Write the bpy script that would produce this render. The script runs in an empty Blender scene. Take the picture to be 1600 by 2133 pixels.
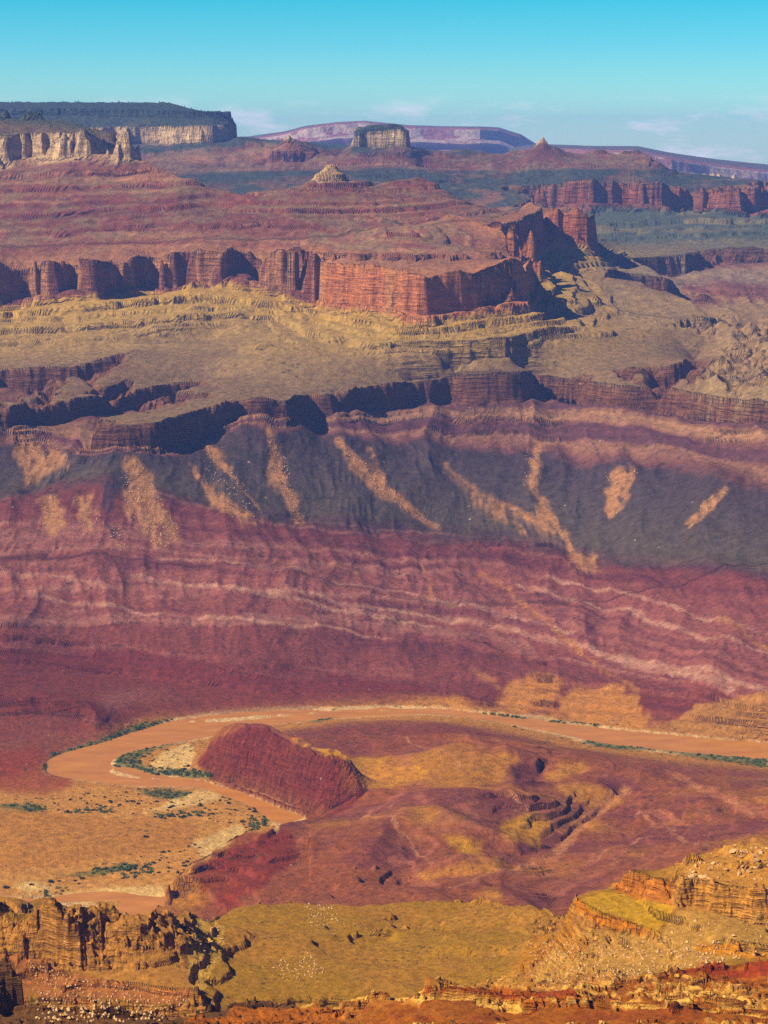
import math, random, time
import numpy as np
import bpy

T0 = time.time()
rng = np.random.default_rng(7)
random.seed(7)
R = math.radians

# ------------------------------------------------------------------ camera
# metres; the river lies at z = 0, the viewpoint stands on the rim above it
CAM_Z = 1420.0
FPX = 4600.0                       # focal length in photograph pixels (1600 x 2133)
PITCH = math.atan((1066.5 - 290.0) / FPX)
scene = bpy.context.scene
col = scene.collection
cam_d = bpy.data.cameras.new('camera')
cam = bpy.data.objects.new('camera', cam_d)
col.objects.link(cam)
cam.location = (0, 0, CAM_Z)
cam.rotation_euler = (math.pi / 2 - PITCH, 0, 0)
cam_d.sensor_fit = 'VERTICAL'
cam_d.sensor_height = 24.0
cam_d.lens = 24.0 * FPX / 2133.0
cam_d.clip_start = 1.0
cam_d.clip_end = 400000.0
scene.camera = cam

# ------------------------------------------------------------------ light
SUN_EL, SUN_AZ = R(42), R(-108)    # azimuth measured from the view direction, negative = left
sdir = (math.cos(SUN_EL) * math.sin(SUN_AZ), math.cos(SUN_EL) * math.cos(SUN_AZ), math.sin(SUN_EL))
sun_d = bpy.data.lights.new('sun', 'SUN')
sun_d.energy = 5.0
sun_d.angle = R(0.5)
sun_d.color = (1.0, 0.91, 0.74)
sun = bpy.data.objects.new('sun', sun_d)
col.objects.link(sun)
from mathutils import Vector
sun.rotation_euler = Vector((-sdir[0], -sdir[1], -sdir[2])).to_track_quat('-Z', 'Y').to_euler()

world = bpy.data.worlds.new('World')
scene.world = world
world.use_nodes = True
wn, wl = world.node_tree.nodes, world.node_tree.links
wn.clear()
sky = wn.new('ShaderNodeTexSky')
sky.sky_type = 'NISHITA'
sky.sun_disc = False
sky.sun_elevation = SUN_EL
sky.sun_rotation = SUN_AZ
sky.altitude = 2200
tc = wn.new('ShaderNodeTexCoord')
sep = wn.new('ShaderNodeSeparateXYZ')
wl.new(tc.outputs['Generated'], sep.inputs[0])
mr = wn.new('ShaderNodeMapRange')
mr.inputs['From Min'].default_value = -0.02
mr.inputs['From Max'].default_value = 0.30
wl.new(sep.outputs['Z'], mr.inputs['Value'])
ramp = wn.new('ShaderNodeValToRGB')
cr = ramp.color_ramp
cr.elements[0].position = 0.0
cr.elements[0].color = (0.78, 0.98, 0.98, 1)
cr.elements[1].position = 1.0
cr.elements[1].color = (0.016, 0.13, 0.52, 1)
for p_, c_ in ((0.07, (0.62, 0.93, 0.95)), (0.13, (0.44, 0.90, 0.96)), (0.19, (0.23, 0.80, 0.96)), (0.25, (0.095, 0.74, 0.90)), (0.33, (0.026, 0.40, 0.78)), (0.55, (0.02, 0.20, 0.60))):
    e_ = cr.elements.new(p_)
    e_.color = (*c_, 1)
wl.new(mr.outputs[0], ramp.inputs[0])
mul = wn.new('ShaderNodeMix')
mul.data_type = 'RGBA'
mul.blend_type = 'MULTIPLY'
mul.inputs[0].default_value = 1.0
wl.new(sky.outputs[0], mul.inputs[6])
wl.new(ramp.outputs[0], mul.inputs[7])
# a few faint fair-weather clouds low in the sky
mp = wn.new('ShaderNodeMapping')
mp.inputs['Scale'].default_value = (26, 26, 110)
wl.new(tc.outputs['Generated'], mp.inputs[0])
cn = wn.new('ShaderNodeTexNoise')
cn.inputs['Scale'].default_value = 1.0
cn.inputs['Detail'].default_value = 6
cn.inputs['Roughness'].default_value = 0.6
wl.new(mp.outputs[0], cn.inputs['Vector'])
cm = wn.new('ShaderNodeMapRange')
cm.inputs['From Min'].default_value = 0.50
cm.inputs['From Max'].default_value = 0.78
wl.new(cn.outputs[0], cm.inputs['Value'])
cb = wn.new('ShaderNodeMapRange')
cb.inputs['From Min'].default_value = 0.020
cb.inputs['From Max'].default_value = 0.008
wl.new(sep.outputs['Z'], cb.inputs['Value'])
cf = wn.new('ShaderNodeMath')
cf.operation = 'MULTIPLY'
wl.new(cm.outputs[0], cf.inputs[0])
wl.new(cb.outputs[0], cf.inputs[1])
cmix = wn.new('ShaderNodeMix')
cmix.data_type = 'RGBA'
wl.new(cf.outputs[0], cmix.inputs[0])
wl.new(mul.outputs[2], cmix.inputs[6])
cmix.inputs[7].default_value = (9.5, 8.2, 8.6, 1)
bg = wn.new('ShaderNodeBackground')
bg.inputs['Strength'].default_value = 0.085
wl.new(cmix.outputs[2], bg.inputs['Color'])
wo = wn.new('ShaderNodeOutputWorld')
wl.new(bg.outputs[0], wo.inputs['Surface'])

scene.view_settings.view_transform = 'Standard'
scene.view_settings.look = 'None'
scene.view_settings.exposure = 0.68
scene.view_settings.gamma = 1.0
scene.cycles.use_denoising = False
scene.cycles.max_bounces = 6
scene.cycles.volume_bounces = 1

# ------------------------------------------------------------------ survey helpers
CP, SP = math.cos(PITCH), math.sin(PITCH)

def ray(u, v):
    """bearing and slope (rise per metre of plan distance) of a sight line"""
    x, y = (u - 800.0) / FPX, -(v - 1066.5) / FPX
    dx, dy, dz = x, CP + y * SP, -SP + y * CP
    return math.atan2(dx, dy), dz / math.hypot(dx, dy)

def bearing(u, t):
    k, a = (u - 800.0) / FPX, 0.0
    for _ in range(4):
        a = math.atan2(k * (math.cos(a) * CP - t * SP), math.cos(a))
    return a

# strata: (erosional coordinate e in metres of ground, stratigraphic height S)
KN = []
def _k(e, s): KN.append((e, s))
_k(-400, -60); _k(0, 0)
e, s = 0.0, 0.0
def slope(de, ds):
    global e, s
    e += de; s += ds; _k(e, s)
def ledges(n, de, ds, cliff, part=0.08):
    for i in range(n):
        h = ds / n
        f = cliff * (0.55 + 0.9 * ((i * 0.618) % 1.0))
        slope(de / n * (1 - part), h * (1 - f))
        slope(de / n * part, h * f)
ledges(5, 620, 75, 0.62, 0.20); ledges(8, 700, 125, 0.2, 0.12)       # red shale and thin ledges
slope(620, 170)                        # dark lava
ledges(6, 280, 85, 0.66, 0.20)                # banded beds  -> 455
slope(16, 100); slope(6, 5)            # brown sandstone cliff -> 560
slope(120, 30)
ledges(5, 260, 150, 0.68, 0.13)        # olive slope with ledges -> 740
slope(5, 22); slope(14, 8); slope(13, 155); slope(3, 5)   # red wall -> 930
ledges(9, 760, 270, 0.52, 0.17)        # stepped red beds -> 1200
slope(70, 40)                          # -> 1240
slope(14, 112)                         # cream cliff -> 1352
ledges(4, 220, 110, 0.35, 0.10)
slope(4, 30)
slope(1500, 130)
KN = np.array(KN)
def T(e): return np.interp(e, KN[:, 0], KN[:, 1])
def Tinv(s): return np.interp(s, KN[:, 1], KN[:, 0])

# ------------------------------------------------------------------ surveyed lines
# token  u,v        at height S        |  u,v,z     at height z
#        u,v,9.5k   at plan distance   |  u@9.5k,z  unseen point at bearing, distance, height
#        .../S      its own stratigraphic height
LINES = []
def L(S, text):
    pts = []
    for tk in text.split():
        s_ = S
        if '/' in tk:
            tk, q = tk.split('/')
            s_ = float(q)
        if '@' in tk:
            u, q = tk.split('@')
            q, z = q.split(',')
            r, z = float(q[:-1]) * 1000, float(z)
            pts.append((bearing(float(u), (z - CAM_Z) / r), math.log(r), z, s_))
            continue
        q = tk.split(',')
        a, t = ray(float(q[0]), float(q[1]))
        if len(q) == 3 and q[2][-1] == 'k':
            r = float(q[2][:-1]) * 1000
            z = CAM_Z + t * r
        else:
            z = float(q[2]) if len(q) == 3 else s_
            r = (z - CAM_Z) / t
        pts.append((a, math.log(r), z, s_))
    LINES.append(pts)
def uv(text):
    return [tuple(float(c) if c[-1] != 'k' else float(c[:-1]) * 1000 for c in q.split(',')) for q in text.split()]

def track(S, text):
    """a surveyed line that can carry others: returns (u, r, z) arrays"""
    L(S, text)
    out = []
    for q in text.split():
        q = q.split('/')[0]
        if '@' in q: continue
        c = q.split(',')
        t = ray(float(c[0]), float(c[1]))[1]
        r = float(c[2][:-1]) * 1000 if len(c) == 3 and c[2][-1] == 'k' else ((float(c[2]) if len(c) == 3 else S) - CAM_Z) / t
        out.append((float(c[0]), r, CAM_Z + t * r))
    return np.array(sorted(out))

def foot(S, rim, text, gap):
    """foot of a cliff a given distance in front of its rim"""
    return track(S, ' '.join('%g,%g,%.4fk' % (u, v, (np.interp(u, rim[:, 0], rim[:, 1]) - gap) / 1000) for u, v in uv(text)))

def below(S, prev, text, grade):
    """next line down a slope of given grade; grade = [(u, rise per metre), ...]"""
    gu, gg = zip(*grade)
    out = []
    for u, v in uv(text):
        t = ray(u, v)[1]
        k = np.interp(u, gu, gg)
        r0, z0 = np.interp(u, prev[:, 0], prev[:, 1]), np.interp(u, prev[:, 0], prev[:, 2])
        r = min((CAM_Z - z0 + k * r0) / (k - t), (14 - CAM_Z) / t)
        out.append('%g,%g,%.4fk' % (u, v, r / 1000))
    return track(S, ' '.join(out))
# --- far skyline: forested plateau, left mesa, butte ridge
L(1560, "-200,214,16.6k 0,212,16.6k 200,212,16.6k 350,212,16.5k 385,226,16.2k 430,250,15.8k 446,260,15.4k")
L(1560, "-200@20k,1690 0@20k,1690 300@19k,1690 400@18k,1600")
plateau = track(1352, "-200,268,15.2k 150,266,15.2k 280,262,15.1k 330,262,15.1k 380,262,15k 445,262,15k 472,258,15k 479,272,15.1k")
plateau_foot = foot(1240, plateau, "-200,305 150,304 285,302 330,302 380,300 440,297 484,297", 70)

L(1150, "496@15.05k,1380 505@15.4k,1350 505@16k,1330 500@17k,1200 480@19k,1000 700@18k,900 1100@18k,900 1500@19k,700 1750@19k,700")
L(900, "-200@23.5k,950 400@23.5k,950 900@23.5k,900 1800@23.5k,850")
L(1480, "-200,236,11.3k 0,235,11.3k 60,238,11.25k 150,236,11.2k 185,255,11k 235,262,10.9k")
mesa = track(1352, "-200,284,10.6k 0,279,10.6k 60,277,10.62k 130,273,10.57k 205,267,10.48k 276,270,10.45k 292,290,10.5k")
mesa_foot = foot(1240, mesa, "-200,355 0,351 60,349 130,328 200,341 240,343 291,334 300,334", 60)

L(1230, "300,336,10.48k 340,352,10.35k/1200 380,373,10.2k/1150 430,395,10.05k/1100 472,412,9.9k/1050")
L(1100, "-200@12.6k,1050 150@12.4k,1050 300@11.8k,1050 350@11k,1080 430@10.6k,1000 500@10.5k,980")
L(1140, "300,345,14.3k 380,340,14.3k 470,340,14.3k 560,340,14.3k 640,345,14.2k 800,345,14.2k")
L(1000, "400,385,13.2k 480,400,13k 560,395,13k 640,380,13k 800,380,13k")
L(1190, "486,299,14.9k 500,297,14.8k 540,301,14.6k 575,303,14.4k 630,306,14.3k 660,315,14.2k 680,321,14.2k 705,317,14.2k 730,302,14.2k 745,309,14.15k 790,310,14.1k 850,309,14.15k 870,314,14.2k 900,319,14.3k 980,321,14.4k 1050,313,14.4k 1100,313,14.4k 1160,313,14.4k 1240,315,14.5k 1330,319,14.6k 1348,325,14.6k/1150 1360,340,14.6k/1100 1395,362,14.6k/1010 1440,379,14.6k/960")
L(1190, "576,302,14.3k 590,288,14.33k 602,279,14.34k 615,285,14.34k 626,303,14.3k")
L(1400, "748,272,14.25k 765,257,14.27k 800,254,14.28k 836,257,14.27k 846,280,14.25k")
L(1400, "765@14.6k,1515 836@14.6k,1515")
L(1240, "722,303,14.15k 745,307,14.1k 790,308,14.05k 855,307,14.1k 862@14.5k,1360/1200 830@14.9k,1330/1180 760@14.9k,1330/1180 730@14.6k,1370/1200")
L(1190, "1102,311,14.35k 1116,296,14.36k 1130,285,14.37k 1145,293,14.38k 1158,312,14.38k")
L(1150, "880,345,14.1k 1000,348,14.1k 1150,346,14.1k 1300,346,14.2k 1340,352,14.3k")
L(1110, "880,352,14.05k 1000,355,14.05k 1150,352,14.05k 1300,352,14.15k")
farwall = track(930, "960,398,13.6k 1000,396,13.6k 1040,399,13.6k 1100,386,13.65k 1180,383,13.6k 1240,379,13.6k 1290,386,13.7k 1340,381,13.6k 1400,391,13.7k 1440,401,13.8k 1470,388,13.6k 1540,388,13.55k 1549,396,13.6k 1562@14.2k,1150 1600@15k,1150 1750@15.5k,1150")
farwall_foot = foot(740, farwall, "960,443 1000,441 1040,440 1100,436 1180,431 1270,430 1300,436 1360,431 1400,441 1440,432 1490,431 1545,448 1556,452", 60)
L(740, "1570@14k,1030 1700@14.5k,1000 1800@15k,1000")

farbrown = track(560, "1250,523,11.7k 1280,521,11.7k 1340,523,11.6k 1400,525,11.6k 1480,525,11.6k 1560,521,11.6k 1800,516,11.6k")
farbrown_foot = foot(455, farbrown, "1250,537 1290,548 1350,553 1420,551 1500,549 1560,546 1800,541", 30)

L(440, "1230,505,12.2k/600 1240,540,11.5k/440")
L(400, "1340,575,10.9k 1400,592,10.5k 1500,605,10.4k 1600,610,10.4k 1800,610,10.4k")
# --- red buttresses right of the ridge
buttress = track(930, "1085,452,10.5k 1120,446,10.45k 1160,443,10.4k 1200,441,10.38k 1221,449,10.38k 1226@10.9k,1030 1150@11.4k,1080")
buttress_foot = foot(740, buttress, "1095,490 1160,492 1200,500 1232,512", 35)
L(740, "1245@10.8k,900 1250@11.4k,880 1100@12.2k,920")

L(1010, "1120,443,10.7k 1180,440,10.7k")
bluff = track(930, "930,480,9.45k 980,467,9.45k 1040,465,9.40k 1078,476,9.35k 1100,492,9.30k 1118,512,9.28k")
bluff_foot = foot(740, bluff, "930,525 1000,530 1060,531 1110,533 1122,530", 50)

# --- pinnacle ridge
L(1215, "470,427,9.75k/1040 520,404,9.9k/1100 580,399,9.95k/1140 640,389,10k/1190 735,389,10k/1190 780,384,10.2k/1190 860,373,10.3k/1170 892,379,10.3k/1150 920,400,10.3k/1110 965,430,10.3k/1060 1005,448,10.3k/1010 1060,462,10.4k/970")
L(1195, "640,388,10.0k 655,374,10.02k 668,357,10.04k 682,346,10.05k 693,342,10.05k 704,350,10.05k 716,370,10.04k 732,388,10.0k")
L(1190, "640,391,9.95k 690,393,9.93k 735,391,9.95k")
L(1150, "640@10.22k,1120 700@10.25k,1130 760@10.3k,1120")
L(1000, "440@10.5k,1000 560@10.6k,1030 700@10.8k,1050 850@11.1k,1060 1000@11.2k,1000 1080@11.3k,960")
L(950, "500@12k,960 800@12.2k,960 1050@12.4k,930")
L(1100, "480,414,9.82k/1080 560,408,9.84k 700,404,9.86k 780,412,9.9k")
L(1060, "480,434,9.72k 560,432,9.72k 700,430,9.72k 780,432,9.76k")
L(1010, "-200,470,9.7k 0,468,9.7k 130,462,9.68k 240,453,9.66k 330,449,9.62k 420,447,9.6k")
L(975, "-200,496,9.45k 140,489,9.42k 300,479,9.42k 450,473,9.45k 600,470,9.45k 800,472,9.5k 900,470,9.6k")
# --- left red wall
wall = track(930, "-200,540,9.05k 0,545,9.1k 20,570,9.15k 60,562,9.15k 72,555,9.02k 110,548,8.96k 140,555,9.0k 150,560,9.06k 165,558,9.02k 175,548,8.92k 210,542,8.9k 226,546,8.95k 240,555,9.05k 262,545,9.08k 290,534,9.1k 305,536,9.2k 325,540,9.2k 330,532,9.1k 365,520,9.08k 378,524,9.14k 395,526,9.14k 410,520,9.06k 450,520,9.02k 480,527,9.06k 500,545,9.16k 530,548,9.16k 545,536,9.04k 570,536,9.0k 620,541,9.0k 648,548,9.04k 660,548,9.1k")
wall_foot = foot(740, wall, "-200,640 0,638 25,645 55,640 62,628 110,622 150,618 170,616 205,615 240,610 270,601 300,600 320,607 332,607 345,595 400,588 450,585 500,578 530,588 560,602 600,605 645,605 662,590", 55)

# --- central butte
L(1040, "805,490,8.95k 870,490,8.95k/1040 830@9.15k,1010")
L(960, "700,520,8.85k/945 760,520,8.8k 800,527,8.75k 900,535,8.72k 960,530,8.74k/945 1000,520,8.8k/940")
butte = track(930, "668,530,8.9k 663,540,8.82k 675,549,8.7k 720,549,8.6k 770,555,8.52k 820,566,8.43k 862,578,8.36k 890,588,8.32k 903,578,8.36k 930,572,8.38k 955,566,8.4k 985,574,8.4k 1000,566,8.45k 1030,556,8.5k 1055,542,8.56k 1066,540,8.6k 1074,552,8.62k 1086,580,8.66k 1090@8.9k,940 1070@9.15k,945")
butte_foot = foot(740, butte, "655,637 700,640 780,650 830,657 860,664 885,672 920,668 960,662 1000,656 1050,646 1095,640 1112,644", 60)
L(740, "1125@8.8k,800 1120@9.3k,860")

L(720, "830,682,8.240k 870,688,8.220k 960,668,8.270k 1105,652,8.480k")
# --- olive platform slopes, ledges and gullies
L(640, "-200,690,8.5k 0,690,8.5k 150,685,8.5k 260,678,8.48k 400,660,8.5k 500,655,8.55k")
L(600, "-200,735,8.35k 0,735,8.32k 150,725,8.32k 330,715,8.3k 440,705,8.34k 470,690,8.4k 540,672,8.45k 640,650,8.55k/700")
L(620, "500,714,8.08k 560,716,8.05k 650,716,8.02k")
L(590, "460,745,8.0k/575 560,746,7.9k 700,742,7.9k 850,742,7.95k 1000,740,7.98k 1070,735,8.05k")
L(640, "740,728,7.98k 850,716,8.02k 960,714,8.05k 1060,708,8.1k 1120,692,8.25k 1262,680,8.5k")
L(600, "1130,705,8.25k 1200,710,8.3k/590 1280,712,8.4k/590")
L(610, "1130,640,8.8k/650 1200,655,9.0k/630 1300,670,9.2k/600 1380,672,9.2k/580")
L(620, "1180,570,9.6k/690 1260,600,9.9k/470 1340,620,10k/430 1420,640,9.8k/430 1520,655,9.7k/430")
# tributary flats at right
L(470, "1400,622,10.3k/480 1500,630,10.2k/470 1600,635,10.2k/470 1800,635,10.2k/470")
L(480, "1500,690,8.9k 1600,700,8.85k 1800,700,8.85k")
L(455, "1460,790,7.75k 1600,795,7.65k 1800,795,7.65k")
# right small cliffs
sc1 = track(560, "1350,686,8.75k 1400,676,8.8k 1440,670,8.85k 1470,664,8.9k 1487,664,8.95k 1490@9.3k,600")
sc1_foot = foot(470, sc1, "1350,702 1400,700 1440,698 1480,696 1494,694", 22)
L(470, "1500@9.3k,560")

sc2 = track(560, "1230,768,8.05k 1300,770,8.02k 1340,768,8.0k 1380,764,8.02k 1415,756,8.05k 1435,745,8.12k 1442,750,8.2k 1445@8.6k,570")
sc2_foot = foot(460, sc2, "1300,790 1340,800 1380,804 1410,804 1425,792 1442,788", 24)
L(460, "1455@8.5k,520")

# --- brown cliff: left canyons and front
canyon1 = track(560, "-200,775,8.05k 0,772,8.08k 15,768,8.1k 40,768,8.08k 125,764,8.08k 145,764,8.06k 180,758,8.1k 220,748,8.13k 250,742,8.14k 278,736,8.16k")
canyon1_foot = foot(455, canyon1, "-200,815 0,810 40,812 120,814 150,806 190,798 230,786 275,768", 28)

L(560, "320,724,8.37k 350,722,8.36k 420,728,8.36k 445,735,8.37k")
L(480, "340,750,8.33k 380,752,8.32k 430,748,8.33k")
L(455, "-200,838,7.75k 0,832,7.76k 30,824,7.8k 75,820,7.86k")
canyon2 = track(560, "-200,846,565 0,846,565 20,844,565 70,838,562 150,832,560 200,824,560 230,818,560 300,808,560 360,801,560 430,799,560 460,800,560")
canyon2_foot = foot(460, canyon2, "-200,885 0,884 20,893 30,882 60,878 110,882 150,878 185,868 240,860 300,855 340,848 400,835 430,820", 30)
L(558, "40,828,7.5k 120,815,7.62k 200,790,7.78k 280,770,7.92k 400,750,8.02k 500,740,8.08k")

front = track(560, "190,883,530 230,884,530 250,884,530 300,882,530 330,879,532 360,868,538 410,855,548 440,848,553 470,840,560 500,836,560 530,836,560 560,835,560 600,835,558 612,826,558 650,820,556 680,820,556 710,818,556 740,812,556 780,806,558 810,804,558 840,802,558 860,796,558 900,795,560 950,790,560 1000,788,560 1050,786,560 1100,784,560 1150,786,560 1200,792,560 1250,800,560 1300,806,560 1340,806,560 1400,810,560 1440,820,553 1500,832,560 1550,838,560 1600,842,560 1800,855,560")
front_foot = foot(455, front, "165,936 180,938 250,938 300,935 330,934 360,928 385,926 405,915 425,910 445,900 460,880 480,876 510,866 540,862 560,866 600,870 620,868 650,872 665,880 680,862 710,854 730,846 760,852 790,838 810,838 850,846 900,846 950,840 1000,840 1020,832 1040,834 1080,830 1120,826 1150,830 1200,836 1250,842 1300,850 1350,852 1400,860 1450,864 1500,872 1600,882 1800,895", 28)
L(562, "200,873,534 260,868,534 340,858,540 420,838,554 500,820,566 600,805,568")


# --- banded beds, lava, red shale
rimline = np.vstack([canyon2_foot[canyon2_foot[:, 0] < 140], front_foot[front_foot[:, 0] > 160]])
lavatop = below(370, rimline, "-200,930 0,930 100,935 165,955 250,952 350,948 400,935 430,905 500,888 580,895 650,898 700,905 750,908 870,918 950,925 1000,930 1100,938 1200,956 1300,970 1400,980 1500,996 1600,1012 1800,1035", [(0, .45), (150, .40), (450, .36), (800, .30), (1400, .25)])
lavafoot = below(200, lavatop, "-200,1090 0,1050 60,1035 120,1012 200,1000 300,1018 400,1045 480,1062 560,1075 640,1090 720,1100 800,1108 900,1110 1000,1125 1100,1140 1180,1158 1250,1180 1400,1190 1500,1195 1600,1200 1800,1210", [(0, .30), (300, .40), (500, .38), (900, .34), (1400, .30)])
red1 = below(140, lavafoot, "-200,1190 0,1180 100,1175 200,1180 330,1170 440,1180 560,1195 700,1200 850,1205 1000,1220 1150,1250 1300,1290 1450,1330 1600,1370 1800,1400", [(0, .23), (150, .29), (330, .28), (500, .22), (900, .15), (1400, .11)])
red2 = below(80, red1, "-200,1300 0,1300 150,1290 300,1285 500,1290 700,1290 900,1300 1050,1330 1150,1370 1300,1390 1450,1420 1600,1450 1800,1470", [(0, .23), (150, .29), (330, .28), (500, .22), (900, .15), (1400, .11)])
red3 = below(50, red2, "-200,1345 0,1340 60,1335 100,1340 140,1345 240,1345 290,1355 350,1378 500,1385 620,1400 750,1412 850,1420 950,1440 1000,1455", [(0, .22), (150, .32), (330, .32), (500, .22), (900, .15), (1400, .11)])
red4 = below(25, red3, "-200,1390 0,1380 100,1385 200,1400 300,1410 430,1425 600,1445 750,1450 880,1452", [(0, .30), (500, .30), (900, .15)])
red5 = track(30, "-200,1470,5.3k 0,1462,5.3k 40,1455,5.3k 80,1448,5.31k 170,1446,5.3k 185,1462,5.27k 200,1480,5.235k")
red6 = foot(10, red5, "-200,1500 0,1492 60,1488 120,1490 170,1500 200,1508", 26)

# --- river and its banks
L(0, "-200,1650,10 -60,1640,8 0,1632,10 60,1620,6 85,1600,4 90,1580,4 120,1562,4 200,1545,4 270,1520,4 340,1502,4 450,1494,4 560,1487,4 700,1478,4 800,1476,4 880,1473,4 930,1472,4 985,1480,4 1060,1490,4 1110,1500,4 1200,1505,4 1260,1512,4 1330,1521,4 1400,1526,4 1500,1536,4 1600,1543,4 1800,1560,4")
L(0, "108,1596,-6 125,1585,-6 200,1560,-6 300,1528,-6 350,1510,-6 480,1498,-6 620,1490,-6 760,1484,-6 880,1481,-6 1000,1492,-6 1120,1508,-6 1260,1525,-6 1400,1538,-6 1600,1556,-6 1800,1572,-6")
L(0, "108,1606,-6 140,1618,-6 250,1634,-6 420,1636,-6 500,1655,-6 560,1680,-6 590,1715,-6")
L(0, "210,1590,-6 225,1602,-6 300,1624,-6 420,1628,-6 540,1655,-6 620,1690,-6 660,1706,-6")
L(0, "210,1588,-6 250,1568,-6 330,1550,-6 440,1530,-6 560,1512,-6 640,1498,-6 760,1490,-6 860,1487,-6")
L(0, "450,1644,-6 520,1661,-6 580,1688,-6 632,1708,-6")
L(0, "470,1655,-6 530,1678,-6 572,1712,-6")
L(0, "960,1490,-6 1060,1504,-6 1150,1518,-6 1250,1538,-6 1400,1555,-6 1600,1572,-6 1800,1588,-6")
L(4, "238,1602,3 236,1588,4 270,1570,4 340,1555,4 450,1535,4 470,1527,6 520,1512,4 580,1506,4 640,1504,4 700,1497,4 780,1494,5 870,1490,6 950,1494,7 1000,1502,8 1100,1522,6 1180,1540,6 1215,1552,4 1300,1560,4 1400,1572,4 1500,1580,4 1600,1590,4 1800,1602,4")
L(4, "240,1605,3 300,1618,3 360,1617,3 430,1622,4 470,1636,5 540,1652,5 600,1680,4 660,1698,4 672,1706,4")
L(8, "300,1585,8 350,1570,9 400,1560,10 330,1600,8 420,1605,10")
L(4, "95,1615,4 150,1625,5 180,1628,5 280,1640,5 400,1640,5 430,1648,5 490,1668,5 535,1690,5 560,1708,5 568,1732,5")
L(10, "-200,1660,16 0,1655,18 100,1650,12 200,1660,10 300,1664,10 400,1665,9 480,1690,8 550,1720,6")
L(15, "-200,1680,24 0,1680,24 100,1690,20 200,1698,16 300,1700,14 380,1690,12")
L(15, "-200,1760,30 0,1760,28 150,1765,24 300,1755,18 420,1740,14 500,1735,8")
L(10, "-200,1830,12 0,1838,8 100,1825,9 200,1810,10 300,1790,11 400,1775,10")
L(4, "-200,1872,4 0,1868,4 60,1865,4 130,1876,4 200,1875,4 300,1870,4 350,1862,4")
L(0, "-200,1885,-6 60,1880,-6 140,1884,-6 300,1880,-6 350,1874,-6")
L(0, "-200@3.72k,-6 100@3.72k,-6 300@3.8k,-6 400@4.0k,-6 480@4.15k,-6 560@4.32k,-6 630@4.42k,-6")
L(4, "-200@3.62k,6 100@3.62k,6 300@3.7k,6")
# --- red cliff ridge inside the bend
L(60, "410,1588,4.93k 440,1552,4.89k 470,1535,4.86k 500,1522,4.83k 545,1518,4.79k 575,1532,4.75k 600,1545,4.71k 640,1568,4.65k 670,1578,4.615k 700,1577,4.59k 722,1588,4.57k 735,1602,4.55k 745,1630,4.51k")
L(50, "440,1566,4.87k 500,1538,4.805k 545,1536,4.765k 600,1562,4.675k 640,1585,4.62k 690,1594,4.57k 720,1604,4.55k")
L(10, "415,1602,4.865k 440,1612,4.82k 480,1624,4.76k 520,1640,4.69k 560,1655,4.635k 600,1670,4.58k 640,1682,4.535k 680,1690,4.505k 715,1680,4.505k 740,1660,4.505k 770,1648,4.5k")
L(20, "430@4.97k,20 480@4.93k,30 540@4.88k,44 600@4.8k,56 660@4.7k,60 720@4.64k,62 770@4.58k,58")
# --- rolling red and yellow ground, right
L(40, "560,1528,22 640,1520,24 700,1505,22 800,1503,24 900,1508,30 980,1520,34 1080,1540,30 1180,1556,16")
L(40, "680,1560,40 780,1545,44 860,1524,58 920,1522,64 975,1524,62 1000,1540,56 1080,1555,52 1150,1575,45")
L(40, "860,1545,44 960,1552,46 1020,1568,44 1060,1585,38")
L(60, "760,1595,50 850,1570,62 950,1558,74 1010,1562,78 1060,1572,76 1120,1588,68 1150,1590,55")
L(35, "760,1632,40 820,1635,50 900,1610,66 1000,1605,70 1060,1610,62 1085,1625,50 1090,1640,44 1115,1640,42 1130,1605,44")
L(60, "1140,1610,50 1180,1590,60 1210,1580,58 1225,1600,52 1300,1610,48 1420,1600,32 1600,1615,28 1800,1620,28")
L(60, "1160,1640,62 1220,1632,64 1280,1652,58 1300,1672,50")
L(90, "780,1680,70 840,1665,90 920,1650,100 980,1648,104 1040,1658,100 1100,1668,92 1160,1680,76 1218,1702,54")
L(60, "1010,1690,94 1080,1700,84 1150,1735,62")
L(40, "1300,1655,44 1240,1700,46 1200,1725,48 1180,1750,50 1150,1780,54 1100,1802,60 1060,1810,64")
L(110, "760,1720,82 850,1700,96 920,1700,99 1000,1730,92 1060,1770,78 1085,1800,66")
L(80, "1400,1650,66 1500,1650,64 1600,1660,62 1800,1660,62")
L(110, "1260,1740,78 1400,1720,110 1500,1720,120 1600,1710,118 1800,1700,118")
L(110, "1150,1800,70 1250,1790,100 1320,1805,125 1400,1790,165 1440,1780,180 1600,1740,185 1800,1720,185")
L(110, "870,1800,118 940,1793,118 1040,1800,96")
L(90, "940,1830,100 1000,1838,96 1080,1820,84 1150,1815,88 1220,1820,110 1290,1820,140")
L(110, "700,1800,120 780,1790,128 850,1815,112 900,1840,112")
L(100, "990,1860,150 1060,1845,140 1150,1850,150 1250,1850,165 1180,1885,210")
L(60, "345,1866,3.86k 375,1838,3.9k 420,1802,3.95k 470,1770,4.02k 512,1742,4.1k 560,1732,4.16k 600,1726,4.22k 640,1718,4.32k 670,1709,4.42k 700,1702,4.42k 760,1665,4.45k")
L(4, "310,1914,3.76k 330,1890,3.82k")
L(40, "350,1890,36 400,1880,55 440,1905,60 480,1915,66")
L(70, "430,1840,70 500,1790,90 560,1780,98 630,1800,96")
L(90, "520,1850,95 600,1820,100 700,1760,105 760,1745,100")
L(90, "460@3.35k,110 520,1905,3.45k 600,1870,3.55k 700,1850,3.65k 800,1830,3.75k")
L(0, "350@4.05k,3 420@4.1k,3 512@4.26k,3 600@4.38k,3")
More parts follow.
